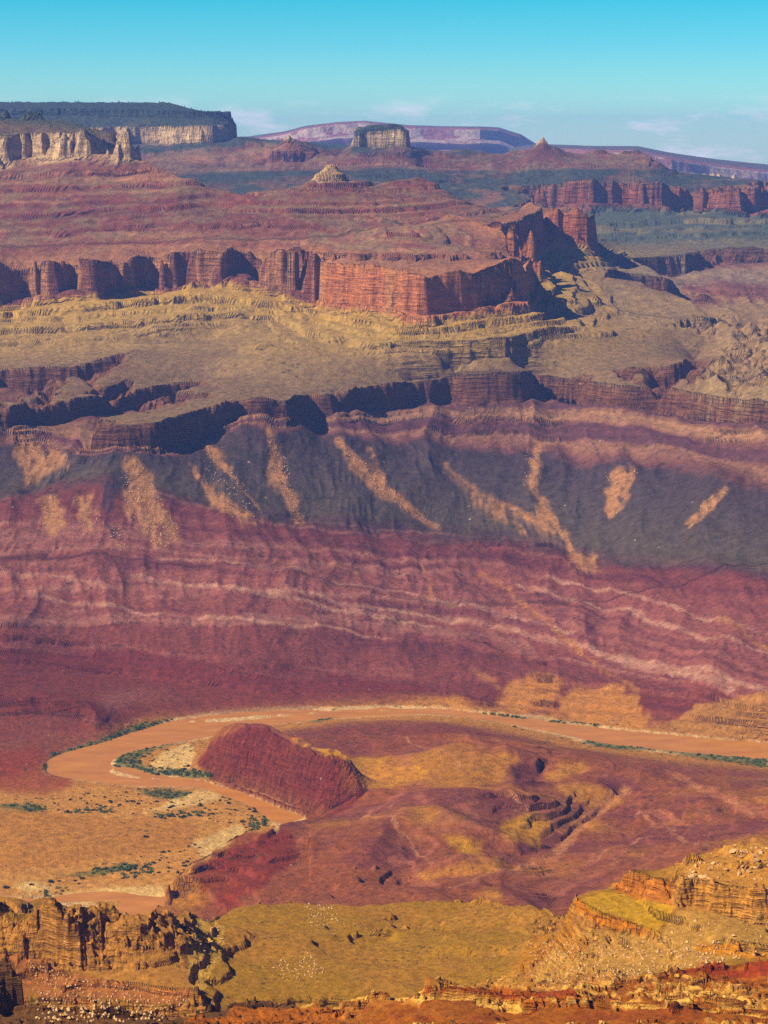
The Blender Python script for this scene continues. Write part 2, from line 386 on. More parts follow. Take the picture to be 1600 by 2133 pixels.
# --- near terrain: hidden valley, olive hill, crags, castle, ledges
L(0, "-200@3.3k,60 100@3.3k,60 300@3.3k,60 450@3.1k,150 600@3.05k,210 800@3.0k,240 1000@3.05k,240 1200@2.9k,280 1400@2.9k,300 1600@2.9k,300 1800@2.9k,300")
L(0, "-200@2.75k,300 100@2.75k,300 300@2.72k,310 420@2.72k,330 600@2.75k,330 800@2.76k,350 1000@2.72k,370 1180@2.55k,420 1300@2.45k,480 1450@2.4k,520 1600@2.4k,520 1800@2.4k,520")
L(0, "-60,1872,2.95k 0,1870,2.95k 30,1876,2.93k 45,1892,2.9k 85,1872,3.0k 125,1880,2.95k 150,1912,2.9k")
L(0, "400,1915,2.46k 440,1922,2.48k 500,1895,2.54k 560,1888,2.56k 620,1884,2.58k 680,1890,2.58k 740,1892,2.58k 800,1886,2.59k 880,1886,2.59k 940,1880,2.58k 1000,1873,2.56k 1050,1880,2.52k 1100,1892,2.46k 1160,1908,2.36k 1180,1905,2.3k")
L(0, "480,1940,2.43k 600,1935,2.44k 720,1940,2.44k 850,1935,2.46k 950,1935,2.45k 1050,1940,2.4k 1150,1950,2.28k")
L(0, "460,2000,2.3k 560,2000,2.3k 650,1995,2.31k 760,2000,2.31k 900,2000,2.32k 1050,2000,2.26k 1150,2000,2.18k")
L(0, "440,2060,2.19k 560,2065,2.17k 650,2055,2.19k 780,2050,2.2k 900,2045,2.22k 1050,2050,2.16k 1150,2050,2.1k")
# left crags
L(0, "-200,1880,2.3k -20,1885,2.3k 10,1884,2.3k 22,1902,2.29k 35,1930,2.27k 60,1905,2.27k 75,1885,2.27k 90,1868,2.27k 105,1876,2.26k 112,1890,2.25k 118,1902,2.24k 128,1900,2.24k 138,1912,2.23k 150,1906,2.25k 165,1895,2.26k 185,1895,2.27k 200,1892,2.275k 225,1896,2.268k 255,1905,2.26k 285,1912,2.255k 340,1910,2.28k 400,1907,2.4k")
L(0, "-200,1975,2.255k 0,1960,2.26k 25,1975,2.25k 55,1990,2.24k 100,2002,2.235k 140,2022,2.22k 180,2035,2.205k 230,2045,2.19k 280,2052,2.175k 330,2060,2.16k 380,2066,2.145k 420,2070,2.13k")
L(0, "130,1935,2.235k 180,1930,2.243k 240,1935,2.242k 290,1945,2.23k 340,1950,2.238k 400,1955,2.26k")
L(0, "-100@2.5k,420 100@2.45k,440 250@2.45k,440 350@2.5k,430")
L(0, "60,2050,2.2k 150,2080,2.165k 250,2095,2.145k 350,2105,2.125k")
L(0, "60@2.08k,480 200@2.06k,480 340@2.05k,480 500@2.0k,480 700@2.0k,490 900@2.0k,500 1100@1.95k,520")
# bottom-left dark outcrop
L(0, "-100,1990,1.72k 0,1986,1.72k 18,1990,1.715k 28,2002,1.712k 44,2006,1.71k 52,2040,1.705k 60,2075,1.70k 70,2130,1.695k")
L(0, "-100@1.86k,600 40@1.86k,560 64@1.76k,590 75@1.66k,600 82@1.55k,640")
L(0, "-100,2133,1.68k 20,2140,1.68k 45,2140,1.685k")
# near orange shoulder with junipers
L(0, "330,2160,1.36k 400,2125,1.39k 480,2100,1.42k 560,2098,1.42k 640,2100,1.42k 690,2100,1.41k")
L(0, "330@1.55k,700 480@1.58k,690 650@1.58k,690 880@1.56k,720 1100@1.56k,730 1250@1.6k,730 1400@1.62k,740 1550@1.65k,730 1800@1.65k,730")
L(0, "400,2150,1.33k 560,2150,1.33k 700,2150,1.32k")
# bottom ledges
L(0, "690,2100,1.4k 740,2092,1.4k 790,2085,1.4k 850,2095,1.38k 875,2078,1.39k 890,2058,1.41k 925,2050,1.43k 990,2050,1.44k 1030,2047,1.45k 1080,2052,1.44k 1120,2062,1.42k 1200,2066,1.42k 1240,2064,1.43k 1290,2052,1.46k 1330,2048,1.48k 1375,2024,1.53k 1480,2018,1.54k 1540,2005,1.55k 1600,1996,1.55k 1800,1980,1.55k")
L(0, "880,2074,1.385k 920,2070,1.385k 1000,2078,1.38k 1060,2074,1.38k 1100,2082,1.375k 1150,2086,1.37k 1220,2084,1.37k 1300,2092,1.365k 1400,2094,1.365k 1600,2108,1.36k 1800,2118,1.36k")
L(0, "870,2110,1.37k 1000,2106,1.372k 1100,2110,1.367k 1220,2108,1.362k 1300,2112,1.358k 1400,2112,1.358k 1600,2125,1.353k 1800,2135,1.353k")
L(0, "700,2150,1.33k 900,2150,1.33k 1200,2150,1.33k 1600,2160,1.32k 1800,2170,1.32k")
L(0, "1375,2027,1.52k 1420,2031,1.515k 1500,2036,1.51k 1600,2038,1.51k 1800,2040,1.51k")
L(0, "1375,2042,1.516k 1450,2050,1.51k 1520,2056,1.506k 1600,2062,1.504k 1800,2070,1.504k")
L(0, "1290,2054,1.455k 1400,2060,1.45k 1500,2066,1.45k 1600,2076,1.445k 1800,2085,1.445k")
L(0, "1290,2068,1.45k 1400,2076,1.446k 1500,2086,1.446k 1600,2098,1.441k 1800,2105,1.441k")
# right castle
L(0, "1196,1872,2.15k 1240,1862,2.16k 1275,1852,2.17k 1280,1827,2.16k 1300,1821,2.16k 1325,1826,2.15k 1340,1834,2.14k 1350,1842,2.14k 1375,1842,2.13k 1400,1846,2.12k 1412,1832,2.12k 1425,1826,2.13k 1440,1788,2.16k 1455,1778,2.18k 1500,1770,2.2k 1522,1760,2.19k 1540,1752,2.19k 1556,1764,2.19k 1575,1762,2.21k 1600,1760,2.22k 1800,1748,2.22k")
L(0, "1415,1840,2.09k 1440,1828,2.098k 1470,1834,2.096k 1500,1840,2.088k 1550,1846,2.084k 1600,1850,2.08k 1800,1850,2.08k")
L(0, "1412,1880,2.083k 1430,1888,2.086k 1480,1902,2.083k 1520,1916,2.076k 1560,1920,2.073k 1600,1920,2.07k 1800,1925,2.07k")
L(0, "1280,1856,2.153k 1310,1864,2.148k 1335,1870,2.138k 1350,1876,2.13k 1400,1882,2.11k")
L(0, "1196,1876,2.14k 1208,1890,2.115k 1250,1905,2.09k 1300,1918,2.07k 1340,1934,2.055k 1375,1950,2.04k")
L(0, "1192,1890,2.135k 1204,1904,2.11k 1247,1922,2.085k 1296,1937,2.065k 1336,1951,2.05k 1372,1960,2.035k")
L(0, "1450,1968,2.0k 1520,1972,2.0k 1600,1985,1.99k 1800,2000,1.99k")
L(0, "1450,1982,1.994k 1520,1992,1.994k 1600,2006,1.984k 1800,2022,1.984k")
L(0, "1200,2030,2.03k 1300,2030,1.95k 1400,2020,1.93k 1500,2025,1.92k")
L(0, "-200@1.2k,940 0@1.2k,940 400@1.2k,920 800@1.2k,910 1200@1.2k,915 1800@1.2k,930")
L(0, "-200@.86k,1050 400@.86k,1050 800@.86k,1050 1200@.86k,1050 1800@.86k,1050")

# ------------------------------------------------------------------ interpolate the survey
A0, A1, DA = -0.264, 0.264, 0.001
G0, G1, DG = math.log(850.0), math.log(23500.0), 0.0022
NA, NG = int(round((A1 - A0) / DA)) + 1, int((G1 - G0) / DG) + 1

def rasterize():
    w = np.zeros((NG, NA)); zz = np.zeros((NG, NA)); ee = np.zeros((NG, NA)); oo = np.zeros((NG, NA))
    for pts in LINES:
        for p, q in zip(pts[:-1], pts[1:]):
            n = int(max(abs(q[0] - p[0]) / DA, abs(q[1] - p[1]) / DG) * 2) + 2
            t = np.linspace(0, 1, n)
            a = p[0] + (q[0] - p[0]) * t
            g = p[1] + (q[1] - p[1]) * t
            j = np.rint((a - A0) / DA).astype(int); i = np.rint((g - G0) / DG).astype(int)
            ok = (j >= 0) & (j < NA) & (i >= 0) & (i < NG)
            z = p[2] + (q[2] - p[2]) * t
            s0, s1 = Tinv(p[3]), Tinv(q[3])
            ev = s0 + (s1 - s0) * t
            np.add.at(w, (i[ok], j[ok]), 1.0)
            np.add.at(zz, (i[ok], j[ok]), z[ok])
            np.add.at(ee, (i[ok], j[ok]), ev[ok])
            np.add.at(oo, (i[ok], j[ok]), (z - T(ev))[ok])
    return w, zz, ee, oo

def relax(w, f, levels=7):
    """membrane through the constrained cells, coarse to fine"""
    pyr = [(w, f)]
    for _ in range(levels):
        w0, f0 = pyr[-1]
        h, k = w0.shape
        h2, k2 = (h + 1) // 2, (k + 1) // 2
        wp = np.zeros((h2 * 2, k2 * 2)); fp = np.zeros((h2 * 2, k2 * 2))
        wp[:h, :k] = w0; fp[:h, :k] = f0
        pyr.append((wp.reshape(h2, 2, k2, 2).sum((1, 3)), fp.reshape(h2, 2, k2, 2).sum((1, 3))))
    x = None
    ky, kx = 1.0 / 4.84, 1.0
    for lv in range(levels, -1, -1):
        w0, f0 = pyr[lv]
        h, k = w0.shape
        m = w0 > 0
        val = np.where(m, f0 / np.maximum(w0, 1e-9), 0)
        if x is None:
            x = np.full((h, k), val[m].mean())
        else:
            x = np.repeat(np.repeat(x, 2, 0), 2, 1)[:h, :k].copy()
        x[m] = val[m]
        par = (np.add.outer(np.arange(h), np.arange(k)) % 2).astype(bool)
        sel = [par & ~m, ~par & ~m]
        for it in range(160 if lv > 1 else 90):
            for s_ in sel:
                p = np.pad(x, 1, mode='edge')
                n = (ky * (p[:-2, 1:-1] + p[2:, 1:-1]) + kx * (p[1:-1, :-2] + p[1:-1, 2:])) / (2 * (kx + ky))
                np.copyto(x, x + 1.35 * (n - x), where=s_)
    return x

def blur(x, n=1):
    for _ in range(n):
        p = np.pad(x, 1, mode='edge')
        x = (p[:-2, 1:-1] + p[2:, 1:-1] + p[1:-1, :-2] + p[1:-1, 2:] + 4 * x) / 8
    return x

w_, zz_, ee_, oo_ = rasterize()
Zc = blur(relax(w_, zz_), 1)
Ec = blur(relax(w_, ee_), 1)
Oc = blur(relax(w_, oo_), 2)
print('survey solved', round(time.time() - T0, 1))

# ------------------------------------------------------------------ noise
def _h(ix, iy, seed):
    h = (ix.astype(np.uint32) * np.uint32(374761393) + iy.astype(np.uint32) * np.uint32(668265263) + np.uint32(seed * 974711 + 12345))
    h = (h ^ (h >> np.uint32(13))) * np.uint32(1274126177)
    h ^= h >> np.uint32(16)
    return (h & np.uint32(0xFFFFFF)).astype(np.float32) / np.float32(0xFFFFFF)

def vnoise(x, y, seed=0):
    x0 = np.floor(x); y0 = np.floor(y)
    fx = (x - x0).astype(np.float32); fy = (y - y0).astype(np.float32)
    ix = x0.astype(np.int64); iy = y0.astype(np.int64)
    fx = fx * fx * (3 - 2 * fx); fy = fy * fy * (3 - 2 * fy)
    a = _h(ix, iy, seed); b = _h(ix + 1, iy, seed)
    c = _h(ix, iy + 1, seed); d = _h(ix + 1, iy + 1, seed)
    a += (b - a) * fx
    c += (d - c) * fx
    return a + (c - a) * fy

def fbm(x, y, wl, oct_=4, seed=0, gain=0.5, ridged=False):
    out = 0; amp = 1.0; tot = 0
    for o in range(oct_):
        ca, sa = math.cos(0.7 * o + seed), math.sin(0.7 * o + seed)
        n = vnoise((x * ca - y * sa) / wl + 37.1 * o, (x * sa + y * ca) / wl - 11.7 * o, seed + o)
        if ridged:
            n = 1 - np.abs(2 * n - 1)
        out = out + amp * n
        tot += amp
        amp *= gain; wl *= 0.5
    return out / tot

# ------------------------------------------------------------------ fine terrain
COLS, ROWS, FINE = 1260, 2100, 0.00065
az = np.linspace(-0.261, 0.261, COLS)
g = np.arange(math.log(870.0), math.log(23000.0), FINE)
jc = (az - A0) / DA
ic = (g - G0) / DG
def sample(F):
    j0 = np.clip(np.floor(jc).astype(int), 0, NA - 2); fj = (jc - j0)[None, :]
    i0 = np.clip(np.floor(ic).astype(int), 0, NG - 2); fi = (ic - i0)[:, None]
    c0 = F[i0]; c1 = F[i0 + 1]
    row = c0 * (1 - fi) + c1 * fi
    return (row[:, j0] * (1 - fj) + row[:, j0 + 1] * fj).astype(np.float32)
Zf, Ef, Of = sample(Zc), sample(Ec), sample(Oc)
rr = np.exp(g)[:, None]
X = (rr * np.sin(az)[None, :]).astype(np.float32)
Y = (rr * np.cos(az)[None, :]).astype(np.float32)

def sm(x, a, b):
    t = np.clip((x - a) / (b - a), 0, 1)
    return t * t * (3 - 2 * t)

BANK = np.array([(-200, 4720), (0, 4780), (90, 4950), (200, 5100), (300, 5270), (450, 5330), (700, 5400), (900, 5420), (1000, 5360), (1200, 5260), (1400, 5190), (1600, 5120), (1800, 5050)], float)
rb = np.interp(np.tan(az), (BANK[:, 0] - 800) / FPX, BANK[:, 1])[None, :]     # far bank of the river
far = sm(rr - rb, 10, 130)                       # stepped strata country beyond the river
mid = 1 - far
near = 1 - sm(rr, 2800, 3300)
xw = X + 90 * (vnoise(X / 230, Y / 230, 91) - 0.5)
n1 = fbm(xw, Y * 0.55, 380, 3, 3, 0.45) - 0.5      # spurs and alcoves
n2 = 0.42 - fbm(X, Y * 0.7, 110, 2, 11, 0.5, True)
n3 = fbm(X, Y, 24, 2, 17, 0.6) - 0.5
strat0 = T(Ef)
n4 = fbm(xw, Y * 0.6, 520, 3, 19, 0.5, True) - 0.5       # ravines in the stepped red beds
wallz = sm(strat0, 735, 745) * (1 - sm(strat0, 930, 940)) + sm(strat0, 1235, 1245) * (1 - sm(strat0, 1355, 1370)) + sm(strat0, 450, 460) * (1 - sm(strat0, 558, 565))
supai = sm(strat0, 945, 1000) * (1 - sm(strat0, 1170, 1230))
en = far * (n1 * 44 + n2 * 24 + n3 * 6 * wallz + (fbm(X, Y, 58, 2, 20, 0.5, True) - 0.5) * 10 * wallz + (fbm(X + 50 * n3, Y, 170, 2, 24, 0.5, True) - 0.5) * 30 + supai * n4 * 150)
lava = sm(strat0, 150, 230) * (1 - sm(strat0, 380, 450)) * far
en *= 1 - 0.55 * lava
en *= 1 - 0.5 * sm(strat0, 400, 450) * (1 - sm(strat0, 570, 620))
EE = (Ef + en).astype(np.float32)
S = T(EE).astype(np.float32)
rowd = np.exp(-((S - 1000) / 900) ** 2)
Z = Zf * (1 - far) + (S + Of) * far
# gullies on the open slopes (they run down toward the river)
gl = fbm(xw, Y * 0.30, 210, 4, 23, 0.52, True)
slope_amp = far * (1 - sm(S, 560, 760)) * sm(S, 20, 120) * (1 - sm(S, 450, 470))
Z += slope_amp * (gl - 0.54) * 56 * (1 - 0.4 * mid)
Z += far * sm(S, 562, 600) * (fbm(X, Y * 0.5, 120, 4, 29, 0.5, True) - 0.6) * 14
Z += far * sm(S, 15, 60) * (1 - sm(S, 360, 400)) * (fbm(X + 60 * n1, Y * 0.45, 95, 4, 33, 0.55, True) - 0.55) * 12
# rolling hills both sides of the river, gentle where the river and flats are
hill = (mid * (1 - near)) * sm(Zf, 14, 70)
Z += hill * ((fbm(xw, Y * 0.6, 300, 4, 31, 0.5, True) - 0.52) * 60 + (fbm(X, Y, 60, 3, 37) - 0.5) * 8)
led = hill * np.maximum(sm(fbm(X, Y, 330, 2, 41), 0.42, 0.62), (X / Y < -0.035) * (rr < 4230) * (rr > 3650))
zt = Z + 0.05 * X + 0.02 * Y
per = 11.0
ph = (zt + 5 * fbm(X, Y, 50, 2, 43)) / per
fr = ph - np.floor(ph)
Z += led * per * 0.7 * (sm(fr, 0.60, 0.75) - fr) 
Z += mid * (1 - near) * (1 - sm(Zf, 14, 70)) * sm(Zf, 2, 8) * (fbm(X, Y, 30, 3, 47) - 0.5) * 2.2
# foreground rock: blocky ledges where it is steep, soft where it is not
gz = np.abs(np.gradient(Zf, axis=0)) / (rr * FINE)
ga = np.abs(np.gradient(Zf, axis=1)) / (rr * (az[1] - az[0]))
steep = np.sqrt(gz ** 2 + ga ** 2)
rock = near * np.maximum(sm(blur(steep, 6), 0.35, 0.9), sm(-rr, -1640, -1590) * sm(blur(steep, 6), 0.10, 0.4))
edge = sm(-rr, -1640, -1590)
rock = np.maximum(rock, mid * (1 - near) * sm(blur(steep, 4), 0.45, 0.9) * 0.6)
blk = fbm(X, Y * 0.8, 26, 4, 53, 0.6, True) - 0.6
def blocks(sx, sy, seed):
    a_ = X + 9 * vnoise(X / 40, Y / 40, seed) + 0.25 * Y
    b_ = Y + 9 * vnoise(X / 40, Y / 40, seed + 1) - 0.15 * X
    return _h(np.floor(a_ / sx).astype(np.int64), np.floor(b_ / sy).astype(np.int64), seed + 2) - 0.5
Zr = Z + rock * (blk * (13 - 3 * edge) + near * (blocks(15, 19, 301) * 9 + blocks(6, 8, 305) * 4.5))
p2 = 5.5 - 2.0 * edge
ph = (Zr + 1.5 * fbm(X, Y, 22, 2, 57)) / p2
fr = ph - np.floor(ph)
Z = Zr + rock * p2 * 0.8 * (sm(fr, 0.35, 0.6) - fr)
Z += near * (1 - rock) * ((fbm(X, Y, 150, 4, 61, 0.5, True) - 0.55) * 24 + (fbm(X, Y, 9, 2, 67) - 0.5) * 1.8)
ph = (Z + 4 * fbm(X, Y, 120, 2, 69)) / 11.0
fr = ph - np.floor(ph)
Z += near * (1 - rock) * 11.0 * 0.5 * (sm(fr, 0.62, 0.72) - fr)
crag = sm(rr, 2195, 2225) * (1 - sm(rr, 2300, 2345)) * (1 - sm(X / Y, -0.105, -0.085))
cr_ = fbm(X + 0.35 * Z, Y * 0.6, 30, 4, 171, 0.55, True)
Z += crag * ((cr_ - 0.52) * 16 + blocks(20, 26, 309) * 8)
# free-standing summits: bearing, top, distance, radius across and along the view, shoulder
CAPS = []
for (u_, v_, r_, wa, wr, hh, sd) in ((602, 279, 14350, 72, 110, 85, 1), (1130, 284, 14450, 95, 150, 105, 2), (690, 341, 10060, 175, 170, 125, 3), (640, 383, 10060, 170, 120, 30, 4), (838, 491, 8930, 260, 170, 46, 5)):
    a_, t_ = ray(u_, v_)
    cx, cy, ct = r_ * math.sin(a_), r_ * math.cos(a_), CAM_Z + t_ * r_
    if sd < 4: CAPS.append((cx, cy, wa))
    dd = np.sqrt(((X - cx) / wa) ** 2 + ((Y - cy) / wr) ** 2) * (1 + 0.5 * (fbm(X, Y, 60, 3, 201 + sd) - 0.5))
    q_ = np.clip(dd, 0, 1.6)
    prof_ = np.interp(q_, [0, 0.12, 0.22, 0.40, 0.46, 1.0, 1.6], [0, 0.06, 0.26, 0.38, 0.56, 1.0, 1.35])
    Z = np.where(dd < 1.6, np.maximum(Z, ct - hh * prof_), Z)
print('terrain', round(time.time() - T0, 1), Z.shape)

# ---- redistribute rows so that steep faces get as many as flat ground
tanp = (Z - CAM_Z) / rr
ds = np.abs(np.diff(tanp, axis=0)) + 0.25 * np.abs(np.diff(Z, axis=0)) / rr[1:] + 0.035 * FINE
def boxblur(a, k):
    c = np.cumsum(np.pad(a, ((0, 0), (k + 1, k)), mode='edge'), axis=1)
    return (c[:, 2 * k + 1:] - c[:, :-2 * k - 1]) / (2 * k + 1)
for _ in range(3):
    ds = boxblur(ds, 22)
cs = np.vstack([np.zeros((1, COLS)), np.cumsum(ds, axis=0)])
REST = Z - S * far
farf = np.broadcast_to(far, Z.shape)
Vr = np.empty((ROWS, COLS)); Vz = np.empty((ROWS, COLS)); Vs = np.empty((ROWS, COLS)); Vk = np.empty((ROWS, COLS))
r1 = np.exp(g)
for j in range(COLS):
    t = np.linspace(0, cs[-1, j], ROWS)
    Vr[:, j] = np.interp(t, cs[:, j], r1)
    Vs[:, j] = T(np.interp(t, cs[:, j], EE[:, j]))
    Vz[:, j] = np.interp(t, cs[:, j], REST[:, j]) + Vs[:, j] * np.interp(t, cs[:, j], farf[:, j])
    Vk[:, j] = np.interp(t, cs[:, j], rock[:, j])
VX = (Vr * np.sin(az)[None, :]).astype(np.float32)
VY = (Vr * np.cos(az)[None, :]).astype(np.float32)
VZ = Vz.astype(np.float32); VS = Vs.astype(np.float32); VK = Vk.astype(np.float32)
VR = Vr.astype(np.float32)
VT = (VZ - CAM_Z) / VR
del Z, S, X, Y, Zf, Ef, xw, n1, n2, n3, en, gl, zt, ph, fr, blk, Zr, steep, gz, ga, tanp, ds, cs

def ground(u, v):
    a, t = ray(u, v)
    j = int(np.clip(round((a - az[0]) / (az[1] - az[0])), 0, COLS - 1))
    k = int(np.argmax(VT[:, j] >= t))
    if VT[k, j] < t: k = ROWS - 1
    return float(VX[k, j]), float(VY[k, j]), float(VZ[k, j])
print('resampled', round(time.time() - T0, 1))
# ------------------------------------------------------------------ colour of the ground (rock and soil, with some shade painted in)
def srgb(*c):
    c = np.array(c, float) / 255
    return np.where(c < 0.04045, c / 12.92, ((c + 0.055) / 1.055) ** 2.4)

RAMP = [(-60, (150, 95, 50)), (0, (126, 74, 54)), (40, (108, 56, 48)), (120, (138, 86, 74)), (192, (108, 60, 54)), (200, (78, 58, 52)),
        (225, (82, 70, 58)), (300, (74, 62, 58)), (360, (68, 54, 54)), (372, (106, 70, 62)), (390, (138, 100, 78)), (410, (112, 72, 64)),
        (430, (142, 106, 80)), (452, (122, 84, 66)), (460, (102, 68, 52)), (545, (112, 76, 56)), (560, (124, 100, 72)), (600, (148, 120, 78)), (680, (166, 134, 78)),
        (738, (170, 134, 76)), (745, (142, 80, 60)), (790, (150, 90, 64)), (900, (158, 96, 66)), (930, (152, 108, 76)), (960, (128, 84, 68)),
        (1040, (122, 74, 62)), (1150, (124, 78, 66)), (1230, (126, 88, 72)), (1242, (196, 164, 124)), (1345, (200, 170, 130)), (1356, (92, 84, 62)),
        (1400, (112, 90, 68)), (1450, (70, 74, 54)), (1500, (60, 68, 48)), (2000, (54, 64, 44))]
rs = np.array([p for p, _ in RAMP], float)
rc = np.array([srgb(*c) for _, c in RAMP])
Sn = VS + 22 * (fbm(VX, VY, 150, 5, 71, 0.6) - 0.5) * (VS < 440) + 10 * (fbm(VX, VY, 60, 3, 72) - 0.5)
C = np.stack([np.interp(Sn, rs, rc[:, k]) for k in range(3)], -1).astype(np.float32)

def mix(m, c):
    global C
    m = m[..., None].astype(np.float32)
    C = C * (1 - m) + np.asarray(c, np.float32) * m

fa = sm(VR - rb, 10, 130); nr = 1 - sm(VR, 2800, 3300); md = (1 - nr) * (1 - fa)
# thin beds in the tilted red shale and in the flat-lying red beds
dip = VZ + 0.055 * VX + 0.03 * VY
bed = vnoise(VS / 8 + 1.5 * vnoise(VX / 300, VY / 300, 5), VX / 1500, 73)
bed = 0.6 * bed + 0.4 * vnoise(VS / 3.2 + vnoise(VX / 120, VY / 120, 6), VX / 600, 74)
bed2 = 0.55 * vnoise(VS / 9, VX / 900, 79) + 0.45 * vnoise(VS / 3.5, VX / 500, 80)
red = (1 - sm(VS, 190, 225)) * sm(VZ, 12, 40) * (1 - nr)
mix(red * sm(bed, 0.55, 0.75) * 0.5, srgb(164, 116, 98))
mix(red * sm(1 - bed, 0.56, 0.75) * 0.6, srgb(88, 46, 48))
hi = sm(VS, 935, 960) * (1 - sm(VS, 1200, 1240))
mix(hi * sm(bed2, 0.58, 0.74) * 0.6, srgb(176, 132, 96))
mix(hi * sm(1 - bed2, 0.58, 0.74) * 0.6, srgb(92, 54, 50))
gent = 1 - sm(np.abs(np.gradient(VZ, axis=0)) / np.maximum(np.abs(np.gradient(VR, axis=0)), 1e-3), 0.25, 0.6)
mix(hi * gent * sm(fbm(VX, VY, 110, 5, 90, .65), 0.38, 0.58) * 0.65, srgb(128, 108, 78))
mix(hi * (1 - gent) * 0.35, srgb(112, 56, 46))
# the rolling ground across the river: red, purple and yellow-tan soils in patches
pt = fbm(VX, VY, 420, 4, 83)
hl = md * sm(VZ, 14, 60)
mix(hl * sm(1 - pt, 0.52, 0.68) * 0.6, srgb(118, 58, 44))
mix(hl * 0.7, srgb(142, 86, 54))
mix(hl * sm(pt, 0.50, 0.62) * 0.65, srgb(172, 122, 58))
mix(hl * sm(fbm(VX, VY, 170, 4, 84), 0.50, 0.62) * 0.6, srgb(104, 58, 56))
mix(hl * sm(vnoise(VZ / 6, VX / 300, 95), 0.6, 0.85) * 0.4, srgb(168, 108, 80))
sl = sm(VR, 11300, 12000) * (1 - sm(VR, 22000, 23000))
cream = sm(VS, 1236, 1246) * (1 - sm(VS, 1348, 1358))
wood = sl * sm(VS, 560, 640) * (0.45 + 0.55 * sm(fbm(VX, VY, 240, 5, 85, .6), 0.34, 0.48)) * (1 - cream) * (1 - 0.6 * sm(VS, 745, 760) * (1 - sm(VS, 920, 935))) * (1 - 0.75 * sm(VS, 1085, 1105) * (1 - sm(VS, 1188, 1200)))
mix(wood * 0.92, srgb(54, 66, 58))
mix(sm(VR, 10600, 11200) * (1 - sl) * sm(VS, 455, 600) * (1 - sm(VS, 735, 745)) * 0.5, srgb(86, 90, 70))
mix(sl * (1 - sm(VS, 735, 745)) * sm(VS, 300, 420) * 0.55 * (1 - sm(VS, 456, 470) * (1 - sm(VS, 545, 560))), srgb(84, 92, 76))
nk = sm(VS, 384, 390) * (1 - sm(VS, 448, 456)) * (VR < 9500)
b3 = vnoise(VS / 7.5 + 0.6 * vnoise(VX / 260, VY / 260, 97), VX / 2500, 98)
mix(nk * sm(b3, 0.55, 0.68) * 0.8, srgb(84, 54, 58))
mix(nk * sm(1 - b3, 0.58, 0.72) * 0.7, srgb(166, 124, 92))
# sunlit central butte more orange; wall beside it darker: part varnish, part painted shade
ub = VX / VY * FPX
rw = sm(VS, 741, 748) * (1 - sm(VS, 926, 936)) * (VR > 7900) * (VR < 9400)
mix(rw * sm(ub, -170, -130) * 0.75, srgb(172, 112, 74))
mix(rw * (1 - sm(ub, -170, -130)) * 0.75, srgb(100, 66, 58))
mix(rw * sm(fbm(VX, VY, 70, 4, 89, .6), 0.5, 0.62) * 0.45, srgb(186, 138, 92))
mix(md * (1 - sm(VZ, 10, 34)), srgb(168, 118, 66))
mix(md * (VZ > -1) * (VZ < 3.6) * 0.6, srgb(212, 182, 136))
# near slopes
mix(nr, srgb(146, 108, 52))
mix(nr * sm(fbm(VX, VY, 90, 5, 87, .6), 0.42, 0.65) * 0.6, srgb(158, 112, 60))
mix(nr * VK, srgb(164, 116, 66))

def world_poly(text):
    pts = [tuple(map(float, q.split(','))) for q in text.split()]
    out = []
    for p, q in zip(pts, pts[1:] + pts[:1]):
        for t in (0, 0.5):
            x, y, _ = ground(p[0] + (q[0] - p[0]) * t, p[1] + (q[1] - p[1]) * t)
            out.append((x, y))
    out = np.array(out)
    d = np.hypot(out[:, 0], out[:, 1])
    return out[np.abs(d / np.median(d) - 1) < 0.22]      # drop sight lines that slip past a crest

def inside(P, x, y):
    r = np.zeros(x.shape, bool)
    xj, yj = P[-1]
    for xi, yi in P:
        if yi != yj:
            c = ((yi > y) != (yj > y)) & (x < (xj - xi) * (y - yi) / (yj - yi) + xi)
            r ^= c
        xj, yj = xi, yi
    return r

WX = fbm(VX, VY, 40, 3, 101) - 0.5
WY = fbm(VX, VY, 40, 3, 103) - 0.5
def region(text, warp=30.0):
    P = world_poly(text)
    lo, hi_ = P.min(0) - 60, P.max(0) + 60
    m = (VX > lo[0]) & (VX < hi_[0]) & (VY > lo[1]) & (VY < hi_[1])
    out = np.zeros(VX.shape, np.float32)
    out[m] = inside(P, VX[m] + warp * WX[m], VY[m] + warp * WY[m])
    return out
def paint(text, c, k=0.85, warp=30.0, soft=1):
    m = blur(region(text, warp), soft)
    mix(m * k, srgb(*c))
    return m
SW, SP_ = 0.35 + 1.1 * fbm(VX, VY, 120, 2, 161), 0.55 + 0.45 * sm(fbm(VX, VY, 35, 2, 163), .35, .6)
def stroke(text, c, width, k=0.8):
    """a thin bed or wash followed across the ground, width in metres"""
    pts = [tuple(map(float, q.split(','))) for q in text.split()]
    d = np.full(VX.shape, 1e9, np.float32)
    P = [ground(*p) for p in pts]
    x, y = VX + 26 * WX, VY + 26 * WY
    lo = (min(p[0] for p in P) - 90, min(p[1] for p in P) - 90); hi_ = (max(p[0] for p in P) + 90, max(p[1] for p in P) + 90)
    m = (x > lo[0]) & (x < hi_[0]) & (y > lo[1]) & (y < hi_[1])
    xm, ym = x[m], y[m]; dm = np.full(xm.shape, 1e9)
    for p, q in zip(P[:-1], P[1:]):
        if abs(math.hypot(*p[:2]) - math.hypot(*q[:2])) > 900: continue
        ex, ey = q[0] - p[0], q[1] - p[1]
        t = np.clip(((xm - p[0]) * ex + (ym - p[1]) * ey) / (ex * ex + ey * ey + 1e-6), 0, 1)
        dm = np.minimum(dm, np.hypot(xm - p[0] - t * ex, ym - p[1] - t * ey))
    d[m] = dm
    w_v = width * SW
    mix((1 - sm(d, w_v * .5, w_v)) * k * SP_, srgb(*c))
FAN = (166, 120, 82)
